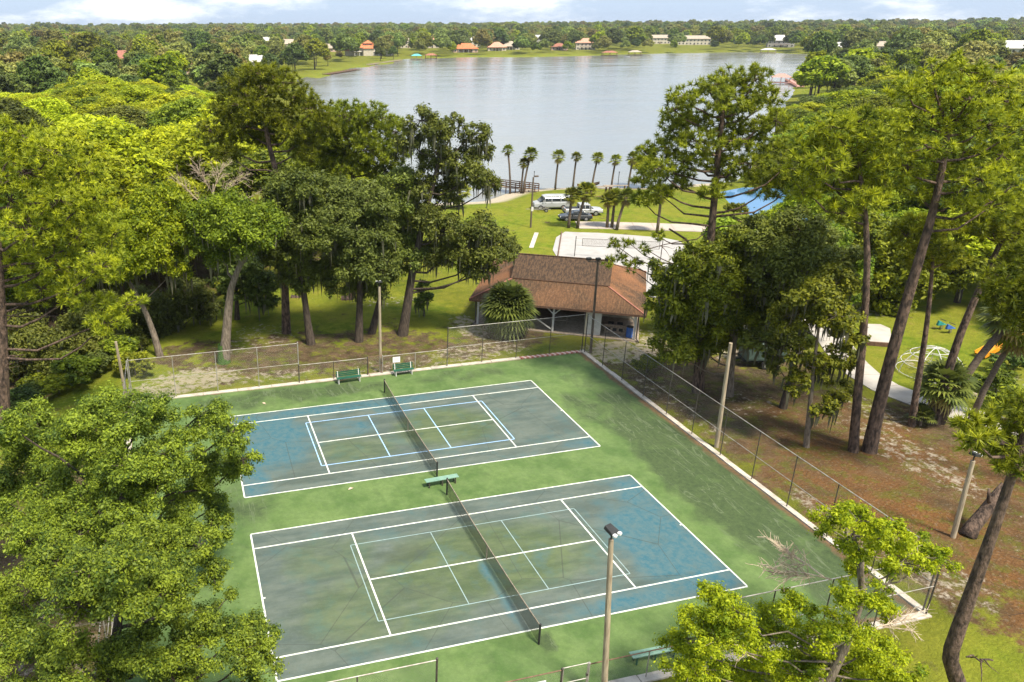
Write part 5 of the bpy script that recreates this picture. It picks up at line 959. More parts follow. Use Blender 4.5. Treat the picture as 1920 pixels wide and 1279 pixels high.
plant_tree('pine_tree', 'pine leaning right behind the short palm', 'tree', ((36.51, 6.1), [(0.0, 0.0, 0.0), (-0.1, 0.03, 2.39), (-0.06, 0.02, 4.63), (0.03, -0.01, 6.99), (0.29, -0.08, 9.28), (0.6, -0.16, 11.31), (0.89, -0.23, 13.29), (1.13, -0.29, 15.03)], [(0.32, -0.08, 15.55, 1.22, 0.61), (2.68, 0.33, 14.8, 1.18, 0.63), (-0.53, 0.14, 15.04, 1.16, 0.58), (0.59, -1.19, 14.07, 1.08, 0.61), (1.12, 0.74, 13.75, 1.12, 0.56), (-1.0, 0.26, 14.35, 1.03, 0.58), (2.63, -0.69, 13.28, 1.04, 0.62)]), 'pine', .3, 'needle', 'bark_pine', 36, RG, dens=1.15, low=.6)
plant_tree('pine_tree', 'near leaning pine trunk crossing the lower right corner', 'tree', ((15.6, -14.2), [(0.0, 0.0, 0.0), (-1.34, 0.35, 2.66), (-1.35, 0.35, 4.28), (-1.32, 0.35, 5.85), (-1.31, 0.34, 7.47), (-1.29, 0.34, 9.04), (-1.3, 0.34, 10.77), (-1.34, 0.35, 12.64), (-1.38, 0.36, 14.32)], [(-2.93, 0.77, 13.08, 0.64, 0.34), (-1.17, 1.34, 12.87, 0.66, 0.39), (-3.44, 0.9, 13.29, 0.45, 0.26), (-1.46, 0.38, 12.43, 0.68, 0.42), (-1.24, 1.36, 11.75, 0.71, 0.32), (-4.05, 0.03, 13.11, 0.47, 0.24), (-1.47, 0.38, 13.7, 0.75, 0.45), (-1.52, 0.4, 11.66, 0.58, 0.27)]), 'pine', .28, 'needle', 'bark_pine', 37, RG, dens=2.0, low=.55, tsize=.42, bare=(((1.6, -.3, 4.6), (2.7, -.3, 4.8)), ((.6, 0, 2.3), (-1.6, -.4, 3.4)), ((2.2, -.3, 6.3), (1.2, -.2, 7.2))))
plant_tree('pine_tree', 'bright pine tufts hanging in from the right picture edge', 'tree', ((37.2, -3.84), [(0.0, 0.0, 0.0), (-1.69, 0.44, 4.69), (-3.27, 0.86, 8.73), (-4.75, 1.24, 12.5), (-6.09, 1.59, 15.46)], [(-8.85, 2.32, 13.72, 0.97, 0.68), (-7.35, 2.96, 14.31, 0.87, 0.64), (-8.05, 2.11, 12.36, 0.92, 0.69), (-7.04, 1.84, 11.28, 0.87, 0.7), (-9.2, 2.41, 12.98, 0.63, 0.46), (-7.52, 1.97, 13.42, 1.03, 0.8), (-7.14, 1.87, 14.89, 1.13, 0.85)]), 'pine', .3, 'needle', 'bark_pine', 38, RG, dens=2.0, low=.5, tsize=.5)
QG = 'mossy oaks right of the courts'
plant_tree('oak_tree', 'dense dark oak beside the tall pine and leaning pole', 'tree', ((25.35, 13.66), [(0.0, 0.0, 0.0), (-0.18, 0.05, 1.88), (-0.33, 0.09, 4.06), (-0.36, 0.09, 6.18), (-0.32, 0.08, 7.83)], [(-4.24, 1.11, 8.46, 1.78, 1.55), (-3.14, -0.21, 9.38, 1.74, 1.51), (0.06, 1.02, 9.14, 1.8, 1.56), (-3.85, 2.04, 5.83, 1.84, 1.44), (-2.47, 0.65, 6.6, 1.72, 1.41), (-5.24, 0.34, 4.49, 1.48, 1.01), (-2.25, 1.62, 4.1, 1.62, 1.13), (-5.56, 1.46, 10.08, 1.3, 1.15), (-1.73, 1.49, 10.96, 1.78, 1.31), (-0.67, 0.18, 11.82, 1.66, 1.28), (-4.82, 0.23, 10.95, 1.49, 1.12), (0.48, 1.94, 4.56, 1.39, 1.06), (0.25, -0.07, 6.17, 1.33, 1.02), (2.68, 0.33, 4.93, 1.04, 0.64), (-6.22, 1.63, 7.86, 0.78, 0.93), (1.67, 0.6, 7.48, 1.42, 1.19)]), 'oak', .26, 'leaf_mid', 'bark_pale', 41, QG, swell=1.2, leaf=.20, dens=.8, moss=2.8)
plant_tree('oak_tree', 'mossy slanting oak above the green trailer', 'tree', ((27.78, 10.84), [(0.0, 0.0, 0.0), (0.06, -0.02, 1.74), (0.16, -0.04, 3.65), (0.29, -0.08, 5.52), (0.5, -0.13, 7.34), (0.62, -0.16, 8.92)], [(-2.09, 0.55, 11.99, 1.67, 1.31), (-2.13, 1.59, 10.18, 1.5, 1.35), (-1.26, -0.7, 11.15, 1.66, 1.3), (1.11, -0.29, 10.08, 1.55, 1.25), (-0.36, 1.13, 8.39, 1.52, 1.14), (1.14, -0.3, 8.13, 1.35, 1.05), (-2.22, 2.65, 12.61, 1.58, 1.2), (-0.53, 1.17, 13.23, 1.69, 1.25), (-1.14, 1.33, 6.58, 1.15, 0.92), (1.91, 0.53, 11.7, 1.48, 1.26), (-3.12, -0.22, 5.73, 1.12, 0.67), (-1.39, -0.67, 6.12, 1.04, 0.82), (-1.33, 0.35, 3.66, 0.62, 0.77)]), 'oak', .24, 'leaf_dark', 'bark', 42, QG, swell=1.2, leaf=.20, dens=.85, moss=2.6)
plant_tree('oak_tree', 'pale twin stemmed oak with low leafy shoots near the brown litter', 'tree', ((25.18, 5.56), [(0.0, 0.0, 0.0), (-0.23, 0.06, 1.93), (-0.44, 0.12, 3.89), (-0.64, 0.17, 5.79), (-0.8, 0.21, 7.64), (-0.96, 0.25, 9.44)], [(-1.43, 0.37, 10.5, 1.33, 0.99), (-0.78, -0.83, 9.8, 0.98, 0.78), (-1.72, 1.48, 9.08, 1.16, 0.96), (0.08, -0.02, 6.16, 0.82, 0.75), (2.01, 0.51, 3.79, 0.71, 0.71), (-0.34, -0.95, 3.61, 0.62, 0.68), (-1.72, 0.45, 6.91, 0.61, 1.02), (1.02, -0.27, 7.99, 0.88, 0.74), (0.16, 0.99, 11.22, 1.21, 0.87), (1.83, 0.55, 6.29, 0.84, 0.77), (-1.5, 0.39, 4.85, 0.62, 0.76)]), 'oak', .17, 'leaf_mid', 'bark_pale', 43, QG, swell=1.2, leaf=.20, dens=.75, moss=3.2)
plant_tree('oak_tree', 'broad oak filling the gap between the straight pine and leaning pine', 'tree', ((44, 28), [(0.0, 0.0, 0.0), (8.54, -2.24, -3.11), (7.78, -2.04, 0.29), (6.94, -1.82, 3.58)], [(6.21, -1.62, 7.28, 2.33, 1.72), (4.83, -0.23, 5.97, 2.07, 1.76), (7.62, -3.03, 5.98, 2.02, 1.71), (6.42, -1.68, 4.12, 2.27, 1.65), (5.75, 0.56, 2.97, 1.8, 1.49), (9.67, -2.53, 3.02, 1.76, 1.55), (8.03, -2.1, 1.39, 1.88, 1.25), (4.87, -0.24, 8.08, 2.05, 1.53), (13.01, -2.37, 3.23, 1.78, 1.78), (14.26, -3.73, 4.61, 1.85, 1.75)]), 'oak', .3, 'leaf_mid', 'bark', 44, QG, swell=1.2, leaf=.34, dens=.8, moss=1)
plant_tree('oak_tree', 'dark oak crown behind the green trailer and sand court', 'tree', ((33, 22), [(0.0, 0.0, 0.0), (1.73, -0.45, -0.08), (1.39, -0.36, 2.43), (0.98, -0.26, 5.36)], [(-1.07, 0.28, 8.67, 1.98, 1.53), (1.73, 0.58, 9.09, 2.09, 1.54), (2.49, -1.69, 8.92, 1.95, 1.5), (0.93, 0.79, 6.01, 2.03, 1.57), (2.4, -0.63, 6.31, 2.09, 1.55), (4.95, -1.3, 6.77, 1.91, 1.54), (-1.42, 0.37, 5.37, 1.65, 1.37), (2.25, 0.44, 3.56, 1.87, 1.31), (4.17, -1.09, 3.89, 1.85, 1.29), (6.76, -1.77, 4.36, 1.66, 1.38), (7.49, -1.96, 7.22, 1.63, 1.54), (5.27, -1.38, 9.56, 1.79, 1.34), (-3.45, 0.9, 10.06, 1.52, 1.25)]), 'oak', .26, 'leaf_mid', 'bark', 45, QG, swell=1.15, leaf=.26, dens=.8, moss=1.5)
st_ = thing('leaning_stump', 'thick dark leaning trunk in the litter behind the near pine', 'stump', (*(26.54, -4.97), -.1)); MB().tube([(0, 0, 0), (.3, .1, .5), (.9, .15, 1.3), (1.5, .2, 2.2), (1.9, .2, 2.9)], [.46, .38, .33, .3, .24], 10).build('trunk', M['bark_pine'], st_, smooth=True); MB().tube([(1.2, .2, 1.7), (.8, .1, 2.3), (.6, .1, 2.9)], [.14, .1, .06], 7).build('limb', M['bark_pine'], st_, smooth=True)
# foreground trees
plant_tree('leafy_tree', 'big bright leafy tree filling the lower left corner beside the court', 'tree', ((-20.8, 2.2), [(0.0, 0.0, 0.0), (0.07, -0.02, -0.74), (0.87, -0.23, 2.17), (1.58, -0.41, 4.62), (2.13, -0.56, 6.95)], [(-0.72, 2.26, 8.68, 1.78, 1.17), (2.13, -0.56, 10.39, 1.66, 1.0), (4.52, -2.22, 11.02, 1.47, 0.92), (6.71, -1.76, 10.23, 1.38, 0.9), (7.99, -3.12, 9.96, 1.11, 0.88), (8.52, -2.23, 8.04, 0.88, 0.83), (7.21, -0.85, 7.17, 1.51, 1.16), (5.24, -3.44, 9.49, 1.5, 1.04), (3.01, -2.86, 9.25, 1.59, 1.14), (0.27, -0.07, 7.25, 1.86, 1.32), (-2.11, 2.62, 6.34, 1.56, 1.56), (5.83, -0.49, 5.42, 1.54, 1.08), (7.29, 0.16, 4.29, 0.9, 1.06), (4.21, -4.2, 8.02, 1.35, 0.9), (2.19, -3.67, 7.51, 1.58, 0.99), (-0.78, -1.86, 6.3, 1.65, 1.18), (-3.32, 0.87, 5.83, 1.49, 1.49), (3.89, -4.12, 11.55, 1.16, 0.86), (3.86, -5.14, 10.17, 1.15, 0.94), (3.37, -5.02, 8.68, 1.17, 0.95), (1.66, -2.5, 10.54, 1.21, 0.9), (4.95, -4.4, 8.8, 1.11, 0.8), (-1.16, -0.73, 10.28, 1.25, 0.93), (-0.43, -4.02, 6.63, 1.33, 0.89), (1.52, -4.53, 6.75, 1.33, 0.89), (3.7, -5.1, 7.13, 1.23, 0.88), (5.32, -3.46, 5.85, 1.23, 0.9), (6.79, -1.78, 4.28, 1.01, 0.86)]), 'oak', .38, 'leaf_front', 'bark', 51, leaf=.105, dens=.75, sub=.23, hollow=.1)
plant_tree('leafy_tree', 'second leafy tree at the bottom left edge overhanging the near court', 'tree', ((-18.7, -7.4), [(0.0, 0.0, 0.0), (-0.26, 0.07, 0.37), (0.3, -0.08, 3.09), (0.88, -0.23, 5.39), (1.31, -0.34, 7.33)], [(-0.93, 1.28, 8.42, 1.43, 0.97), (-2.64, 2.76, 5.91, 1.44, 1.24), (1.32, -1.38, 10.36, 1.23, 0.77), (2.72, 0.32, 9.32, 1.26, 0.84), (4.18, -0.06, 9.08, 0.96, 0.77), (4.63, -0.18, 7.91, 0.7, 0.78), (3.42, -1.93, 9.27, 1.14, 0.82), (1.95, -2.58, 9.66, 1.2, 0.86), (0.37, -2.16, 9.03, 1.31, 0.93), (2.33, 0.43, 5.72, 1.32, 0.88), (4.47, -0.14, 5.96, 1.2, 0.8), (5.6, -0.43, 5.45, 0.88, 0.72), (3.42, -0.9, 5.37, 1.28, 0.86), (5.1, -1.33, 5.11, 1.17, 0.78), (6.33, -0.62, 4.68, 0.57, 0.69), (1.66, -1.47, 6.08, 1.31, 0.93), (-0.69, -0.85, 6.1, 1.49, 1.04), (-2.64, 0.69, 5.17, 1.37, 1.17), (2.88, -0.75, 3.73, 1.39, 0.87), (5.59, -1.46, 3.97, 1.11, 0.71), (2.06, -3.64, 11.56, 0.9, 0.7), (1.77, -3.56, 9.87, 0.99, 0.76), (0.9, -2.3, 10.5, 0.95, 0.68), (2.92, -2.83, 9.44, 0.93, 0.69), (0.53, -1.17, 4.38, 1.45, 0.95), (-2.41, 0.63, 3.11, 1.4, 1.0)]), 'oak', .36, 'leaf_front', 'bark', 52, leaf=.092, dens=.7, sub=.23, hollow=.1)
plant_tree('leafy_tree', 'bright green tree with bare dead twigs at the lower right', 'tree', ((8.6, -13.2), [(0.0, 0.0, 0.0), (0.32, -0.08, 1.83), (0.65, -0.17, 3.73), (0.78, -0.2, 5.16), (0.8, -0.21, 6.54), (0.37, -0.1, 8.0), (-0.11, 0.03, 9.18)], [(0.08, 1.01, 9.29, 0.72, 0.52), (-1.0, -0.77, 10.45, 0.73, 0.51), (-0.25, 0.07, 8.95, 0.85, 0.54), (1.67, 0.6, 8.21, 0.69, 0.48), (0.55, -1.18, 9.89, 0.59, 0.37), (3.55, 0.1, 7.71, 0.73, 0.45), (3.21, -0.84, 8.22, 0.51, 0.31), (2.07, -0.54, 7.87, 0.71, 0.43), (1.35, 0.68, 6.98, 0.78, 0.53), (-0.53, -0.9, 7.38, 0.8, 0.5), (2.55, 0.37, 5.19, 0.71, 0.5), (-3.82, 2.03, 5.75, 0.62, 0.46), (-4.83, 1.26, 5.58, 0.89, 0.49), (-4.26, 0.08, 6.44, 0.85, 0.5), (-1.35, 1.39, 4.29, 0.93, 0.55), (-1.35, 0.35, 5.81, 0.73, 0.48), (-4.53, 2.22, 3.5, 0.94, 0.56), (-4.64, 0.18, 5.21, 0.98, 0.55), (-2.36, 0.62, 3.75, 1.12, 0.58), (0.24, 0.97, 3.47, 1.07, 0.6), (-0.3, -0.95, 5.43, 0.98, 0.59), (1.82, -0.48, 3.85, 0.91, 0.58), (-5.61, 0.43, 3.95, 1.0, 0.56), (-1.93, 1.54, 1.54, 1.31, 0.61), (-0.73, 0.19, 2.53, 1.26, 0.59), (2.31, 0.43, 1.51, 1.23, 0.66), (1.82, -1.51, 3.64, 1.0, 0.6)]), 'oak', .22, 'leaf_lime', 'bark_pale', 53, swell=1.25, leaf=.088, dens=.62, sub=.2, hollow=.05)
def dead_twigs(parent, base, tip, seed, spread=.9, n=26):
    rg = np.random.default_rng(seed); base = np.array(base, float); tip = np.array(tip, float); W = [limb(base, tip, .035, .015, rg, 6, -.05, 5)]; L = np.linalg.norm(tip - base)
    for _ in range(n):
        f = rg.uniform(.25, 1); q = base * (1 - f) + tip * f; d = unit((tip - base) / L + rg.normal(0, .6, 3) + np.array([0, 0, .15])); e = q + d * rg.uniform(.4, 1.2) * spread; W.append(limb(q, e, .018, .010, rg, 4, -.04, 4))
        for __ in range(5): g = rg.uniform(.3, 1); s = q * (1 - g) + e * g; W.append(limb(s, s + unit(d + rg.normal(0, .7, 3)) * rg.uniform(.15, .5) * spread, .012, .007, rg, 3, 0, 3))
    link('dead_branch', mesh_np('dead_branch', *cat_vf(W), M['twig']), parent)
lt = [o for o in bpy.data.objects if o.get('label', '').startswith('bright green tree with bare')][0]
def rel(p): return (p[0] - lt.location.x, p[1] - lt.location.y, p[2] - lt.location.z)
dead_twigs(lt, (-0.45, 0.12, 7.16), (-2.15, 1.39, 6.91), 1)
dead_twigs(lt, (-0.76, 0.2, 7.29), (-1.4, 1.61, 7.59), 2)
dead_twigs(lt, (-2.7, 0.19, 3.7), (-4.11, 1.28, 4.23), 3)
dead_twigs(lt, (1.55, -0.41, 6.78), (2.31, -0.09, 7.85), 4)
dead_twigs(lt, (1.62, -0.42, 4.77), (3.32, -0.25, 4.74), 5)

dt_ = thing('dead_tree', 'grey bare dead tree top among the bright left wood', 'tree', (-10.5, 52, z1(-10.5, 52)))
MB().tube([(0, 0, 0), (.2, 0, 5), (0, .2, 9), (.3, .1, 12.2)], [.3, .24, .18, .08], 8).build('trunk', M['bark_pale'], dt_, smooth=True)
for k, (a, b) in enumerate([((0, .2, 9), (-3.4, .5, 12.6)), ((.1, .2, 10), (3.2, -.4, 12.8)), ((.2, .1, 11), (-1.2, -.8, 14)), ((.2, .1, 11.2), (1.6, .6, 14.2)), ((0, .1, 8), (-4.6, -.6, 10.8)), ((.1, .1, 8.4), (4.2, .6, 10.6))]): dead_twigs(dt_, a, b, 300 + k, 1.6, 22)
# ------------------------------------------------------------------ palms
def palm_crown(seed, R0=1.25, n=30, lo=-.5, hi=1.35, blades=13):
    rg = np.random.default_rng(seed); L = []; TI = []
    for k in range(n):
        az = k * 2.399963 + rg.normal(0, .15); el = lo + (hi - lo) * ((k + .5) / n) ** .85; d = np.array([math.cos(az) * math.cos(el), math.sin(az) * math.cos(el), math.sin(el)]); pl_ = R0 * rg.uniform(.5, .65); tip = d * pl_ + np.array([0, 0, -.06 * R0])
        side = unit(np.cross(d, [0, 0, 1.])); upv = np.cross(side, d); L.append(limb((0, 0, 0), tip, .022, .014, rg, 3, -.04, 3)); TI.append(np.full(9, .7)); fr = R0 * rg.uniform(.5, .72); tb = rg.uniform(.2, .9)
        for j in range(blades):
            a = (j / (blades - 1) - .5) * 3.5; bd = d * math.cos(a) + side * math.sin(a); q = bd * fr * (1 - .18 * abs(a) / 1.75); w_ = np.cross(bd, upv) * fr * .085
            mid = tip + q * .55 + upv * .03; end = tip + q + np.array([0, 0, -.22 * fr]) + rg.normal(0, .03, 3) * fr
            L.append((np.array([tip, mid + w_, end, mid - w_]), np.array([[0, 1, 2, 3]]))); TI.append(np.full(4, np.clip(tb + rg.normal(0, .15), 0, 1)))
    return L, TI
def make_palm(label, xy, h, lean=(0, 0), R0=1.25, seed=0, group=None, r=.17, leaf='palm_leaf', skirt=True, n=30, lo=-.55, name='palm_tree'):
    t = thing(name, label, 'palm', (*xy, z1(*xy) - .05), 0, group); lx, ly = lean; zt_ = max(.3, h - R0 * .75)
    MB().tube([(0, 0, -.2), (lx * .15, ly * .15, zt_ * .3), (lx * .5, ly * .5, zt_ * .65), (lx, ly, zt_)], [r * 1.2, r, r * .9, r * .95], 10).build('trunk', M['palm_bark'], t, smooth=True)
    L, TI = palm_crown(seed, R0, n, lo); V, F_ = cat_vf([(np.array(v) + np.array([lx, ly, zt_]), np.array(f)) for v, f in L]); link('crown', mesh_np('palm_crown', V, F_, M[leaf], np.concatenate(TI)), t)
    if skirt:
        L, TI = palm_crown(seed + 50, R0 * .8, 9, -1.35, -.75, 9); V, F_ = cat_vf([(np.array(v) + np.array([lx, ly, zt_ - .05]), np.array(f)) for v, f in L]); link('dead_fronds', mesh_np('dead_fronds', V, F_, M['thatch'], np.concatenate(TI)), t)
    return t
SG = 'palms along the lake shore'; MG = 'palms on the lawn beside the road'
shore = [((957, 356), 268, (-.8, .2), 1.35, 'leftmost and tallest shore palm beside the ramp railing'), ((981, 359), 278, (1.0, 0), 1.55, 'leaning second shore palm with a broad crown'), ((977, 358), 296, (.2, 0), 1.1, 'short shore palm tucked against the leaning one'), ((1041, 353), 283, (.2, 0), 1.35, 'third lone shore palm left of the canoe'), ((1074, 353), 287, (.2, 0), 1.2, 'fourth lone shore palm just left of the canoe'), ((1110, 350), 286, (.6, 0), 1.35, 'curved shore palm rising beside the canoe'), ((1146, 353), 292, (.3, 0), 1.25, 'shore palm just right of the canoe palm'), ((1177, 355), 288, (.4, 0), 1.25, 'rightmost shore palm beside the tall pine')]
SHORE = [(42.01, 93.78, 7.96), (43.54, 91.85, 7.27), (43.39, 92.39, 5.61), (50.09, 92.95, 6.41), (53.03, 92.09, 6.05), (56.96, 92.49, 5.92), (59.43, 90.23, 5.59), (61.67, 88.57, 6.09)]
for k, ((x, y, h), s) in enumerate(zip(SHORE, shore)): make_palm(s[4], (x, y), h + .4, s[2], s[3] * (.82 + .06 * (k % 4)), 100 + k, SG, n=24 + 4 * (k % 3))
LAWN = [(38.62, 65.71, 5.24), (39.62, 65.1, 5.88), (43.77, 64.24, 4.64), (44.42, 64.06, 4.94), (44.41, 62.77, 5.18), (48.92, 59.91, 6.19), (38.19, 65.83, 3.98)]
for k, ((x, y, h), (ln_, r0_, lab)) in enumerate(zip(LAWN, [((.1, 0), 1.35, 'left lawn palm of the pair in front of the dark car'), ((1.0, 0), 1.6, 'right leaning lawn palm in front of the pickup'), ((-.2, 0), 1.3, 'left trunk of the palm cluster by the road'), ((.1, .2), 1.3, 'middle trunk of the palm cluster by the road'), ((1.0, 0), 1.35, 'right leaning trunk of the palm cluster by the road'), ((-.1, 0), 1.5, 'single road palm under the tall pine branches')])): make_palm(lab, (x, y), h + .4, ln_, r0_, 120 + k, MG, r=.2)
make_palm('broad bushy palm in front of the pavilion roof', (13.9, 29.9), 4.6, (.1, 0), 2.3, 140, None, .3, 'palm_deep', False, 220, -1.2, 'bushy_palm')
make_palm('short fan palm with yellow dead fronds by the concrete path', (36.14, 6.2), 4.3, (.6, .1), 1.9, 141, None, .32, 'palm_deep', True, 40, -.6)
make_palm('tall thin palm leaning right beside the orange slide', (40.23, 6.28), 8.0, (1.2, -.4), 1.9, 142, None, .2, 'palm_leaf', True, 40, -.6)
make_palm('leaning palm crown against the right pine before the slide', (36.87, 6.0), 9.3, (3.0, -.6), 1.8, 143, None, .26, 'palm_deep', True, 36, -.6)
make_palm('yellowish palm under the oak edge left of the lawn', (28.12, 81.71), 4.2, (.1, 0), 1.9, 144, None, .2, 'palm_leaf', False, 36, -.5)
make_palm('small palmetto at the foot of the dark slim pine', (35.21, 6.12), 1.5, (0, 0), 1.0, 145, None, .15, 'palm_deep', False, 22, -.2, 'palmetto')

# ------------------------------------------------------------------ woods on both sides
def proto(style, seed, h, R0, leaf, dens, r0=.22, nb=9, lowc=.42):
    rg = np.random.default_rng(seed); B = []
    for k in range(nb):
        a = k * 2.4 + rg.normal(0, .3); q = (k / nb) ** .5; z = h * (lowc + (1 - lowc - .1) * (1 - .55 * q ** 2) * rg.uniform(.75, 1.0)); rr = R0 * rg.uniform(.36, .52); B.append((math.cos(a) * R0 * q * .72, math.sin(a) * R0 * q * .72, z, rr, rr * .72))
    T = [(0, 0, 0), (rg.normal(0, .15), rg.normal(0, .15), h * .25), (rg.normal(0, .3), rg.normal(0, .3), h * .5), (rg.normal(0, .4), rg.normal(0, .4), h * .8)]
    tr, cr, ti, mo = tree_meshes(T, B, style, r0, seed, leaf=leaf, dens=dens, twigs=False); return mesh_np('trunk', *tr, M['bark'], None, True), cr, ti
PROTO = {}
def get_proto(key, lm):
    tr, cr, ti = PROTO[key]
    if (key, lm) not in PROTO: PROTO[(key, lm)] = mesh_np('crown_' + lm, *cr, M[lm], ti)
    return tr, PROTO[(key, lm)]
for k in range(6): PROTO['w%d' % k] = proto('oak', 200 + k, 14, 5.0, .31, .5, .22, 11 + k % 3, .36 + .03 * (k % 3))
for k in range(3): PROTO['f%d' % k] = proto('oak', 220 + k, 15, 6.4, .8, .62, .3, 9, .25)
for k in range(2): PROTO['b%d' % k] = proto('oak', 240 + k, 2.6, 1.5, .22, .8, .05, 7, .2)
def stand(name, label, cat, key, lm, xy, h, h0, rz, group, sx=1.0):
    tr, cr = get_proto(key, lm); s = h / h0; t = thing(name, label, cat, (*xy, z1(*xy) - .1), rz, group); t.scale = (s * sx, s * sx, s); link('trunk', tr, t); link('crown', cr, t); return t
C2D = np.array(CAM[:2]); FWD = np.array([math.sin(yaw), math.cos(yaw)]); RGT = np.array([math.cos(yaw), -math.sin(yaw)])
def bearing(P): d = np.asarray(P) - C2D; return np.arctan2(d @ RGT, d @ FWD), np.linalg.norm(d, axis=-1)
def poisson(poly, r, seed, tries=40):
    rg = np.random.default_rng(seed); poly = np.array(poly, float); lo, hi = poly.min(0), poly.max(0); A = (hi - lo).prod(); n = int(A / (r * r) * tries / 10); Q = rg.uniform(lo, hi, (n, 2)); Q = Q[inside(Q, poly)]; keep = []
    cell = {}
    for q in Q:
        c = (int(q[0] // r), int(q[1] // r)); ok = True
        for i in (-1, 0, 1):
            for j in (-1, 0, 1):
                for p in cell.get((c[0] + i, c[1] + j), ()):
                    if (p[0] - q[0]) ** 2 + (p[1] - q[1]) ** 2 < r * r: ok = False
        if ok: cell.setdefault(c, []).append(q); keep.append(q)
    return np.array(keep)
rw = random.Random(5)
def clear_of_houses(x, y, top, marg=3):
    """keep the house fronts the photograph shows clear of nearer trees"""
    b, d = bearing(np.array([x, y]))
    for hx, hy, hz, hh, hw in HOUSES:
        bb, dd = bearing(np.array([hx, hy]))
        if d < dd + 4 and abs(b - bb) * dd < hw * .4:
            vis = (hz + hh * .72 - CAM[2]) / dd       # sight line to the eaves
            if (top - CAM[2]) / d > vis: return False
            if dd - d < 6: return False
    return True
# left wood: bright broadleaf trees beyond the ditch
LEFTW = [(-75, 28), (-44, 30), (-30, 38), (-22, 48), (-13, 54), (-3, 57), (6, 60), (14, 66), (20, 80), (12, 96), (14, 120), (20, 180), (30, 280), (40, 380), (0, 420), (-120, 420), (-140, 200), (-90, 60)]
LB_ = 'bright green broadleaf trees of the left wood'; kinds = [('leaf_bright', 'yellow green broadleaf tree in the dense wood left of the lake'), ('leaf_mid', 'mid green broadleaf tree in the dense wood left of the lake'), ('leaf_dark', 'dark broadleaf tree in the dense wood left of the lake')]
ENV_U = np.array([-1.2, -.46, -.40, -.36, -.32, -.28, -.245, -.22, -.18, -.14, -.11, -.075, -.04, 0, .04]); 
def env_h(b, d, pts):   # tallest top allowed so that the skyline steps down as seen
    v = np.interp(b, pts[0], pts[1]); return CAM[2] - d * v
SKY_L = ([-.6, -.455, -.40, -.345, -.32, -.29, -.26, -.22, -.17, -.12, -.08, -.03, .02], [.062, .058, .063, .047, .043, .050, .055, .060, .075, .10, .12, .15, .19])
Q = poisson(LEFTW, 8.6, 3)
bq, dq = bearing(Q); o_ = np.argsort(dq); cnt = 0
for i in o_:
    x, y = Q[i]; b_, d_ = bq[i], dq[i]
    if b_ < -.62 or d_ > 275 or cnt >= 172: continue
    cap = env_h(b_, d_, SKY_L); h = min(rw.uniform(12, 19), cap * rw.uniform(.86, 1.0))
    if h < 6 or sdf(np.array([[x, y]]), LAKE)[0] < 6: continue
    k = rw.choices([0, 1, 2], [.76, .18, .06])[0]; lm, lab = kinds[k]; lab = lab.replace('in the dense wood left of the lake', ('in the front row' if d_ < 105 else 'midway back' if d_ < 170 else 'at the back') + ' of the left wood, ' + ('near the picture edge' if b_ < -.33 else 'towards the lake' if b_ > -.17 else 'in its middle'))
    stand('broadleaf_tree', lab, 'tree', 'w%d' % rw.randrange(6), lm, (x, y), h, 14, rw.uniform(0, 6.28), LB_, rw.uniform(1.3, 1.65) * min(1.5, 14 / h) ** .5); cnt += 1
# right wood
RIGHTW = [(58, 34), (72, 40), (92, 60), (96, 78), (92, 96), (112, 112), (160, 160), (224, 228), (352, 372), (470, 505), (620, 640), (700, 600), (560, 400), (330, 180), (180, 60), (110, 10), (80, -5), (62, 10)]
SKY_R = ([.2, .37, .42, .47, .52, .56, .60, .66, .75, .9], [.20, .15, .105, .078, .058, .042, .036, .034, .045, .05])
kr = [('leaf_bright', 'bright green broadleaf tree in the wood right of the lake'), ('leaf_right', 'fresh green broadleaf tree in the wood right of the lake'), ('leaf_mid', 'mid green broadleaf tree in the wood right of the lake'), ('leaf_deep', 'dark dense tree in the wood right of the lake')]
Q = poisson(RIGHTW, 8.8, 9); bq, dq = bearing(Q); o_ = np.argsort(dq); cnt = 0
for i in o_:
    x, y = Q[i]; b_, d_ = bq[i], dq[i]
    if b_ > .80 or d_ > 330 or cnt >= 112: continue
    cap = env_h(b_, d_, SKY_R); h = min(rw.uniform(8, 14 + 5 * min(1, d_ / 300)), cap * rw.uniform(.85, 1.0) if d_ < 400 else 20)
    if h < 4 or sdf(np.array([[x, y]]), LAKE)[0] < 5 or sdf(np.array([[x, y]]), POND)[0] < 4: continue
    if not clear_of_houses(x, y, h): continue
    k = rw.choices([0, 1, 2, 3], [.3, .35, .22, .13])[0]; lm, lab = kr[k]; lab = lab.replace('in the wood right of the lake', ('near the pond' if d_ < 120 else 'midway back' if d_ < 200 else 'far back') + ' in the right wood, ' + ('near the picture edge' if b_ > .60 else 'beside the lake' if b_ < .47 else 'in its middle'))
    stand('broadleaf_tree', lab, 'tree', 'w%d' % rw.randrange(6), lm, (x, y), h, 14, rw.uniform(0, 6.28), 'broadleaf trees of the right wood', rw.uniform(1.35, 1.75) * min(1.6, 14 / h) ** .5); cnt += 1
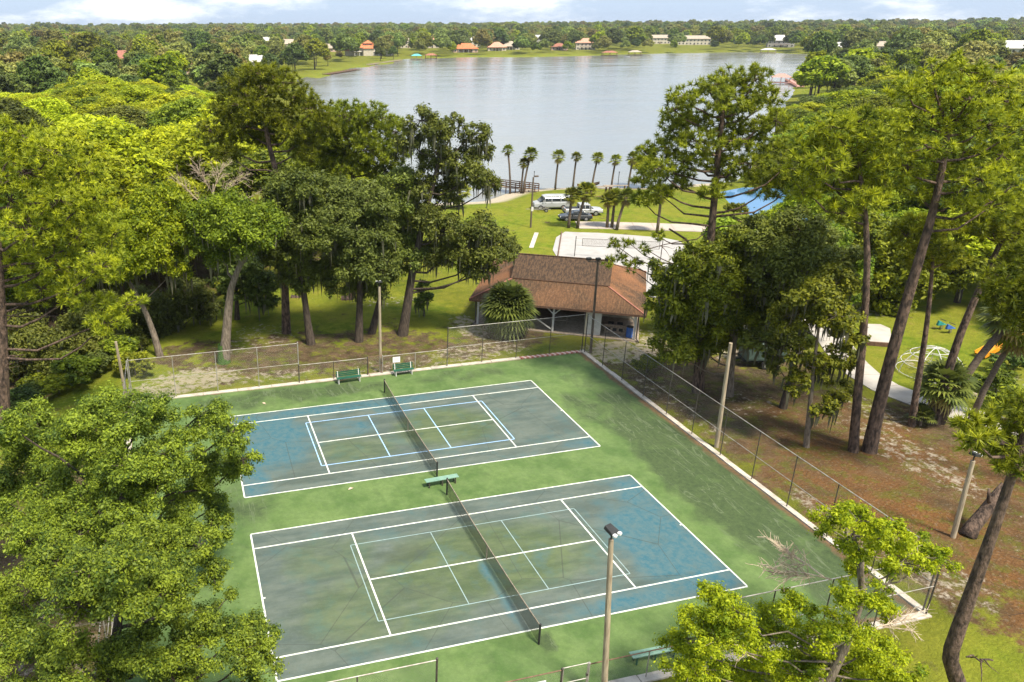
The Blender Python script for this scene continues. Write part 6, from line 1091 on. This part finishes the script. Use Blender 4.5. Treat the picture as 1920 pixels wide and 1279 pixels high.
# undergrowth along the ditch and pond, shrubs
def shrub(label, xy, h, lm, group): stand('shrub', label, 'shrub', 'b%d' % rw.randrange(2), lm, xy, h, 2.6, rw.uniform(0, 6.28), group, rw.uniform(1, 1.5))
for k, (x, y) in enumerate([(-25.92, 27.43), (-24.44, 28.01), (-22.96, 29.13), (-21.46, 30.86), (-20.07, 32.77), (-26.98, 32.38), (-24.12, 32.72), (-22.57, 34.65), (-20.01, 36.46), (-25.84, 36.79), (-26.89, 26.27), (-18.68, 29.55), (-21.31, 35.54), (-15.25, 44.62), (-12.47, 48.13), (-10.12, 50.26), (-7.42, 54.53), (-14.09, 48.58), (-16.79, 42.66), (-6.02, 56.31), (-10.41, 54.32)]):
    shrub('leafy green shrub on the bank between the grass and the left ditch', (x, y), rw.uniform(1.6, 3.0), rw.choice(['leaf_mid', 'leaf_deep', 'leaf_mid']), 'shrubs along the left ditch')
for k, (x, y) in enumerate([(-30.5, 43.27), (-27.55, 46.1), (-24.33, 49.19), (-20.83, 53.52), (-30.14, 54.28), (-26.17, 57.9), (-16.9, 55.31), (-13.12, 62.9), (-19.95, 61.4), (-15.07, 60.03), (-34.12, 50.27), (-8.91, 67.94), (-32.06, 53.04)]):
    stand('broadleaf_tree', 'low dark tree shading the left ditch below the bright wood', 'tree', 'w%d' % (k % 4), 'leaf_dark' if k % 3 else 'leaf_mid', (x, y), rw.uniform(6, 8.5), 14, rw.uniform(0, 6.28), 'low dark trees along the left ditch', 1.5)
for k, (x, y) in enumerate([(77.35, 85.53), (81.68, 87.39), (87.4, 87.87), (90.5, 84.82), (91.91, 81.3), (89.35, 72.52), (86.99, 90.19), (91.15, 88.98), (95.3, 87.77)]):
    shrub('brownish waterside shrub on the far bank of the blue pond', (x, y), rw.uniform(1.5, 2.6), rw.choice(['leaf_dark', 'leaf_mid', 'moss']), 'shrubs behind the pond')
for k, (x, y) in enumerate([(63.06, 59.73), (64.41, 57.08), (68.36, 56.59), (73.53, 58.41), (76.42, 57.59), (64.5, 64.47)]):
    shrub('green shrub between the road and the near side of the pond', (x, y), rw.uniform(1.6, 3.2), rw.choice(['leaf_mid', 'leaf_right']), 'shrubs before the pond')
for (u, lab, h, lm) in [((45.47, 8.82), 'grey green shrub right of the log at the picture edge', 2.0, 'leaf_mid'), ((50.12, 11.17), 'dark shrub under the orange slide', 2.2, 'leaf_deep'), ((43.47, 6.1), 'low shrub below the slide at the right edge', 2.0, 'leaf_mid'), ((21.68, 19.0), 'thin shrub with pale twigs outside the right fence', 1.6, 'leaf_mid')]: shrub(lab, u, h, lm, None) if False else stand('shrub', lab, 'shrub', 'b0', lm, u, h, 2.6, 1.0, 'single shrubs by the path and fence', 1.3)
for (u, lab, h) in [((57.11, 48.17), 'bright young tree beyond the sand court near the pond', 5.5), ((63.8, 50.37), 'green tree standing on the near pond bank', 7), ((65.72, 45.74), 'green tree on the lawn right of the pond', 7.5), ((61.64, 44.33), 'smaller green tree on the lawn near the pond', 5.5), ((58.68, 35.59), 'leafy tree behind the straight dark pine', 8), ((61.9, 33.06), 'leafy tree behind the leaning thick pine', 8.5), ((69.59, 34.01), 'leafy tree beyond the spring riders', 8.5), ((72.28, 31.16), 'leafy tree beyond the slide', 8), ((66.56, 40.5), 'second row leafy tree beyond the concrete pad', 9), ((74.07, 40.83), 'second row leafy tree beyond the climbing dome', 9), ((83.98, 38.03), 'leafy tree at the right edge beyond the slide', 10)]: stand('broadleaf_tree', lab, 'tree', 'w1', 'leaf_right', u, h, 14, rw.uniform(0, 6), 'young trees near the pond', 1.4)

stand('broadleaf_tree', 'bright yellow green waterside tree behind the rightmost shore palm', 'tree', 'w2', 'leaf_bright', (66.58, 91.79), 6.2, 14, 1.0, None, 1.5)
# ------------------------------------------------------------------ far shore trees and the woods to the horizon
FARPT = []
rf_ = np.random.default_rng(77)
d = 190.0
while d < 5200:
    s = 8.5 + .0105 * d; da = s / d
    for a in np.arange(-.70, .95, da):
        FARPT.append((d + rf_.uniform(-.5, .5) * s, a + rf_.uniform(-.5, .5) * da))
    d += s
FP = np.array(FARPT); XY = C2D + FP[:, :1] * (np.cos(FP[:, 1:]) * FWD + np.sin(FP[:, 1:]) * RGT)
sl = sdf(XY, LAKE); ok = sl > 9
lp = np.array(LEFTW); rp_ = np.array(RIGHTW)
ok &= ~(inside(XY, lp) & (FP[:, 0] < 270)) & ~(inside(XY, rp_) & (FP[:, 0] < 325))
ok &= ~((FP[:, 0] < 255) & (FP[:, 1] > -.05))
nearshore = (sl < 60) & (FP[:, 1] > -.12) & (FP[:, 1] < .40); ok &= ~(nearshore & (rf_.uniform(0, 1, len(XY)) < .3) & (sl < 26))
ok &= ~((sl < 24) & (FP[:, 1] < -.02) & (FP[:, 1] > -.14) & (rf_.uniform(0, 1, len(XY)) < .8))
XY = XY[ok]; FPk = FP[ok]; ZF = zt(XY); HT = rf_.uniform(8, 19, len(XY)) * np.where(FPk[:, 0] > 500, 1.15, 1)
keep = np.array([True if FPk[i, 0] > 1500 else clear_of_houses(XY[i, 0], XY[i, 1], ZF[i] + HT[i]) for i in range(len(XY))])
XY, FPk, ZF, HT = XY[keep], FPk[keep], ZF[keep], HT[keep]
near = np.argsort(FPk[:, 0])[:230]; mask = np.zeros(len(XY), bool); mask[near] = True
shore_i = np.where((sdf(XY, LAKE) < 45) & ~mask)[0]; shore_i = shore_i[np.argsort(FPk[shore_i, 0])][:70]
labs = {'leaf_far': 'dull green tree in the distant woods', 'leaf_deep': 'dark tree in the distant woods', 'leaf_mid': 'lighter green tree in the distant woods', 'leaf_right': 'bright fresh green tree in the distant woods'}
firsts = {}
for i in near:
    right_ = FPk[i, 1] > .2; lm = rw.choices(['leaf_far', 'leaf_deep', 'leaf_mid', 'leaf_right'], [.2, .08, .3, .42] if right_ else [.42, .38, .14, .06])[0]; key = 'f%d' % rw.randrange(3)
    stand('distant_tree', labs[lm] + (' right of the lake' if right_ else ' left of the cove') + (', nearer rank' if FPk[i, 0] < 360 else ', farther rank'), 'tree', key, lm, tuple(XY[i]), HT[i], 15, rw.uniform(0, 6.28), 'distant trees right of the lake' if right_ else 'distant trees left of the cove', rw.uniform(.9, 1.3))
for i in shore_i:
    lm = rw.choices(['leaf_far', 'leaf_deep', 'leaf_mid'], [.35, .5, .15])[0]; key = 'f%d' % rw.randrange(3)
    stand('shore_tree', {'leaf_far': 'dull green', 'leaf_deep': 'dark green', 'leaf_mid': 'lighter green'}[lm] + ' tree standing along the far lake shore', 'tree', key, lm, tuple(XY[i]), HT[i] * 1.1, 15, rw.uniform(0, 6.28), 'trees along the far lake shore', rw.uniform(.8, 1.15)); mask[i] = True
rest = ~mask; RX = XY[rest]; RZ_ = ZF[rest]; RH = HT[rest]
# the rest of the woods, one mass: crowns instanced on points
SRC = []
for k in range(3):
    for lm in ('leaf_far', 'leaf_deep', 'leaf_mid', 'leaf_right'):
        tr, cr = get_proto('f%d' % k, lm); c = [o for o in bpy.data.objects if o.type == 'MESH' and o.data == cr]
        if c: SRC.append((c[0], {'leaf_far': 5, 'leaf_deep': 2, 'leaf_mid': 3, 'leaf_right': 1}[lm]))
pm_ = mesh_np('wood_points', np.column_stack([RX, RZ_ - .5]), [], None, dict(size=RH / 15 * rf_.uniform(.95, 1.25, len(RX)), turn=rf_.uniform(0, 6.28, len(RX)), pick=rf_.integers(0, sum(w_ for _, w_ in SRC), len(RX))))
woods = link('distant_woods', pm_); woods['kind'] = 'stuff'; woods['label'] = 'mass of distant woodland reaching to the horizon'; woods['category'] = 'woods'
ng = bpy.data.node_groups.new('wood_scatter', 'GeometryNodeTree'); ng.interface.new_socket('Geometry', in_out='INPUT', socket_type='NodeSocketGeometry'); ng.interface.new_socket('Geometry', in_out='OUTPUT', socket_type='NodeSocketGeometry')
gi = ng.nodes.new('NodeGroupInput'); go = ng.nodes.new('NodeGroupOutput'); m2p = ng.nodes.new('GeometryNodeMeshToPoints'); iop = ng.nodes.new('GeometryNodeInstanceOnPoints'); g2i = ng.nodes.new('GeometryNodeGeometryToInstance')
def named(nm, dt='FLOAT'):
    n = ng.nodes.new('GeometryNodeInputNamedAttribute'); n.data_type = dt; n.inputs['Name'].default_value = nm; return n.outputs['Attribute']
lst = []
for o, w_ in SRC: lst += [o] * w_
for o in lst[::-1]:
    oi = ng.nodes.new('GeometryNodeObjectInfo'); oi.inputs['Object'].default_value = o; oi.inputs['As Instance'].default_value = False; oi.transform_space = 'ORIGINAL'; ng.links.new(oi.outputs['Geometry'], g2i.inputs[0])
ng.links.new(gi.outputs[0], m2p.inputs[0]); ng.links.new(m2p.outputs[0], iop.inputs['Points']); ng.links.new(g2i.outputs[0], iop.inputs['Instance']); iop.inputs['Pick Instance'].default_value = True
ng.links.new(named('pick'), iop.inputs['Instance Index']); cmb = ng.nodes.new('ShaderNodeCombineXYZ'); ng.links.new(named('turn'), cmb.inputs[2]); ng.links.new(cmb.outputs[0], iop.inputs['Rotation']); ng.links.new(named('size'), iop.inputs['Scale']); ng.links.new(iop.outputs[0], go.inputs[0])
md = woods.modifiers.new('scatter', 'NODES'); md.node_group = ng
# fallen leaves on the courts
def fallen_leaf(label, x, y, rz, s=.3):
    t = thing('fallen_leaf', label, 'leaf', (x, y, .006), rz, 'dead leaves on the courts')
    V = [(0, -s * .55, .01), (s * .28, -s * .1, .06), (s * .2, s * .3, .05), (0, s * .6, .015), (-s * .2, s * .3, .045), (-s * .28, -s * .1, .05), (0, 0, .02)]
    MB().add(V, [(0, 1, 6), (1, 2, 6), (2, 3, 6), (3, 4, 6), (4, 5, 6), (5, 0, 6)]).build('blade', M['twig'], t); MB().tube([(0, -s * .55, .012), (.03, -s * .85, .012)], .008, 4).build('stalk', M['wood_grey'], t)
fallen_leaf('pale dead leaf on the far court apron near the left fence', *(-9.21, 21.71), .6, .34)
fallen_leaf('pale dead leaf on the green strip left of the middle bench', *(-5.46, 8.54), 2.0, .34)
print('far instances', len(RX), 'things', len([o for o in bpy.data.objects if o.parent is None]), 'objs', len(bpy.data.objects), 'tris', sum(sum(len(p.vertices) - 2 for p in m.polygons) if len(m.polygons) < 3000 else len(m.polygons) * 2 for m in bpy.data.meshes))

# ------------------------------------------------------------------ thin summer haze
hz_m = bpy.data.materials.new('haze'); hz_m.use_nodes = True; t = hz_m.node_tree; t.nodes.clear()
ho_ = N(t, 'ShaderNodeOutputMaterial'); pv = N(t, 'ShaderNodeVolumePrincipled'); pv.inputs['Color'].default_value = (.86, .91, 1, 1); pv.inputs['Density'].default_value = .00008; pv.inputs['Anisotropy'].default_value = .3; LK(t, pv.outputs[0], ho_.inputs['Volume'])
hb = MB().box(-9000, 9000, -9500, 10500, -6, 70).build('haze', hz_m); hb['kind'] = 'stuff'; hb['label'] = 'thin pale summer haze over the lake and woods'; hb['category'] = 'haze'
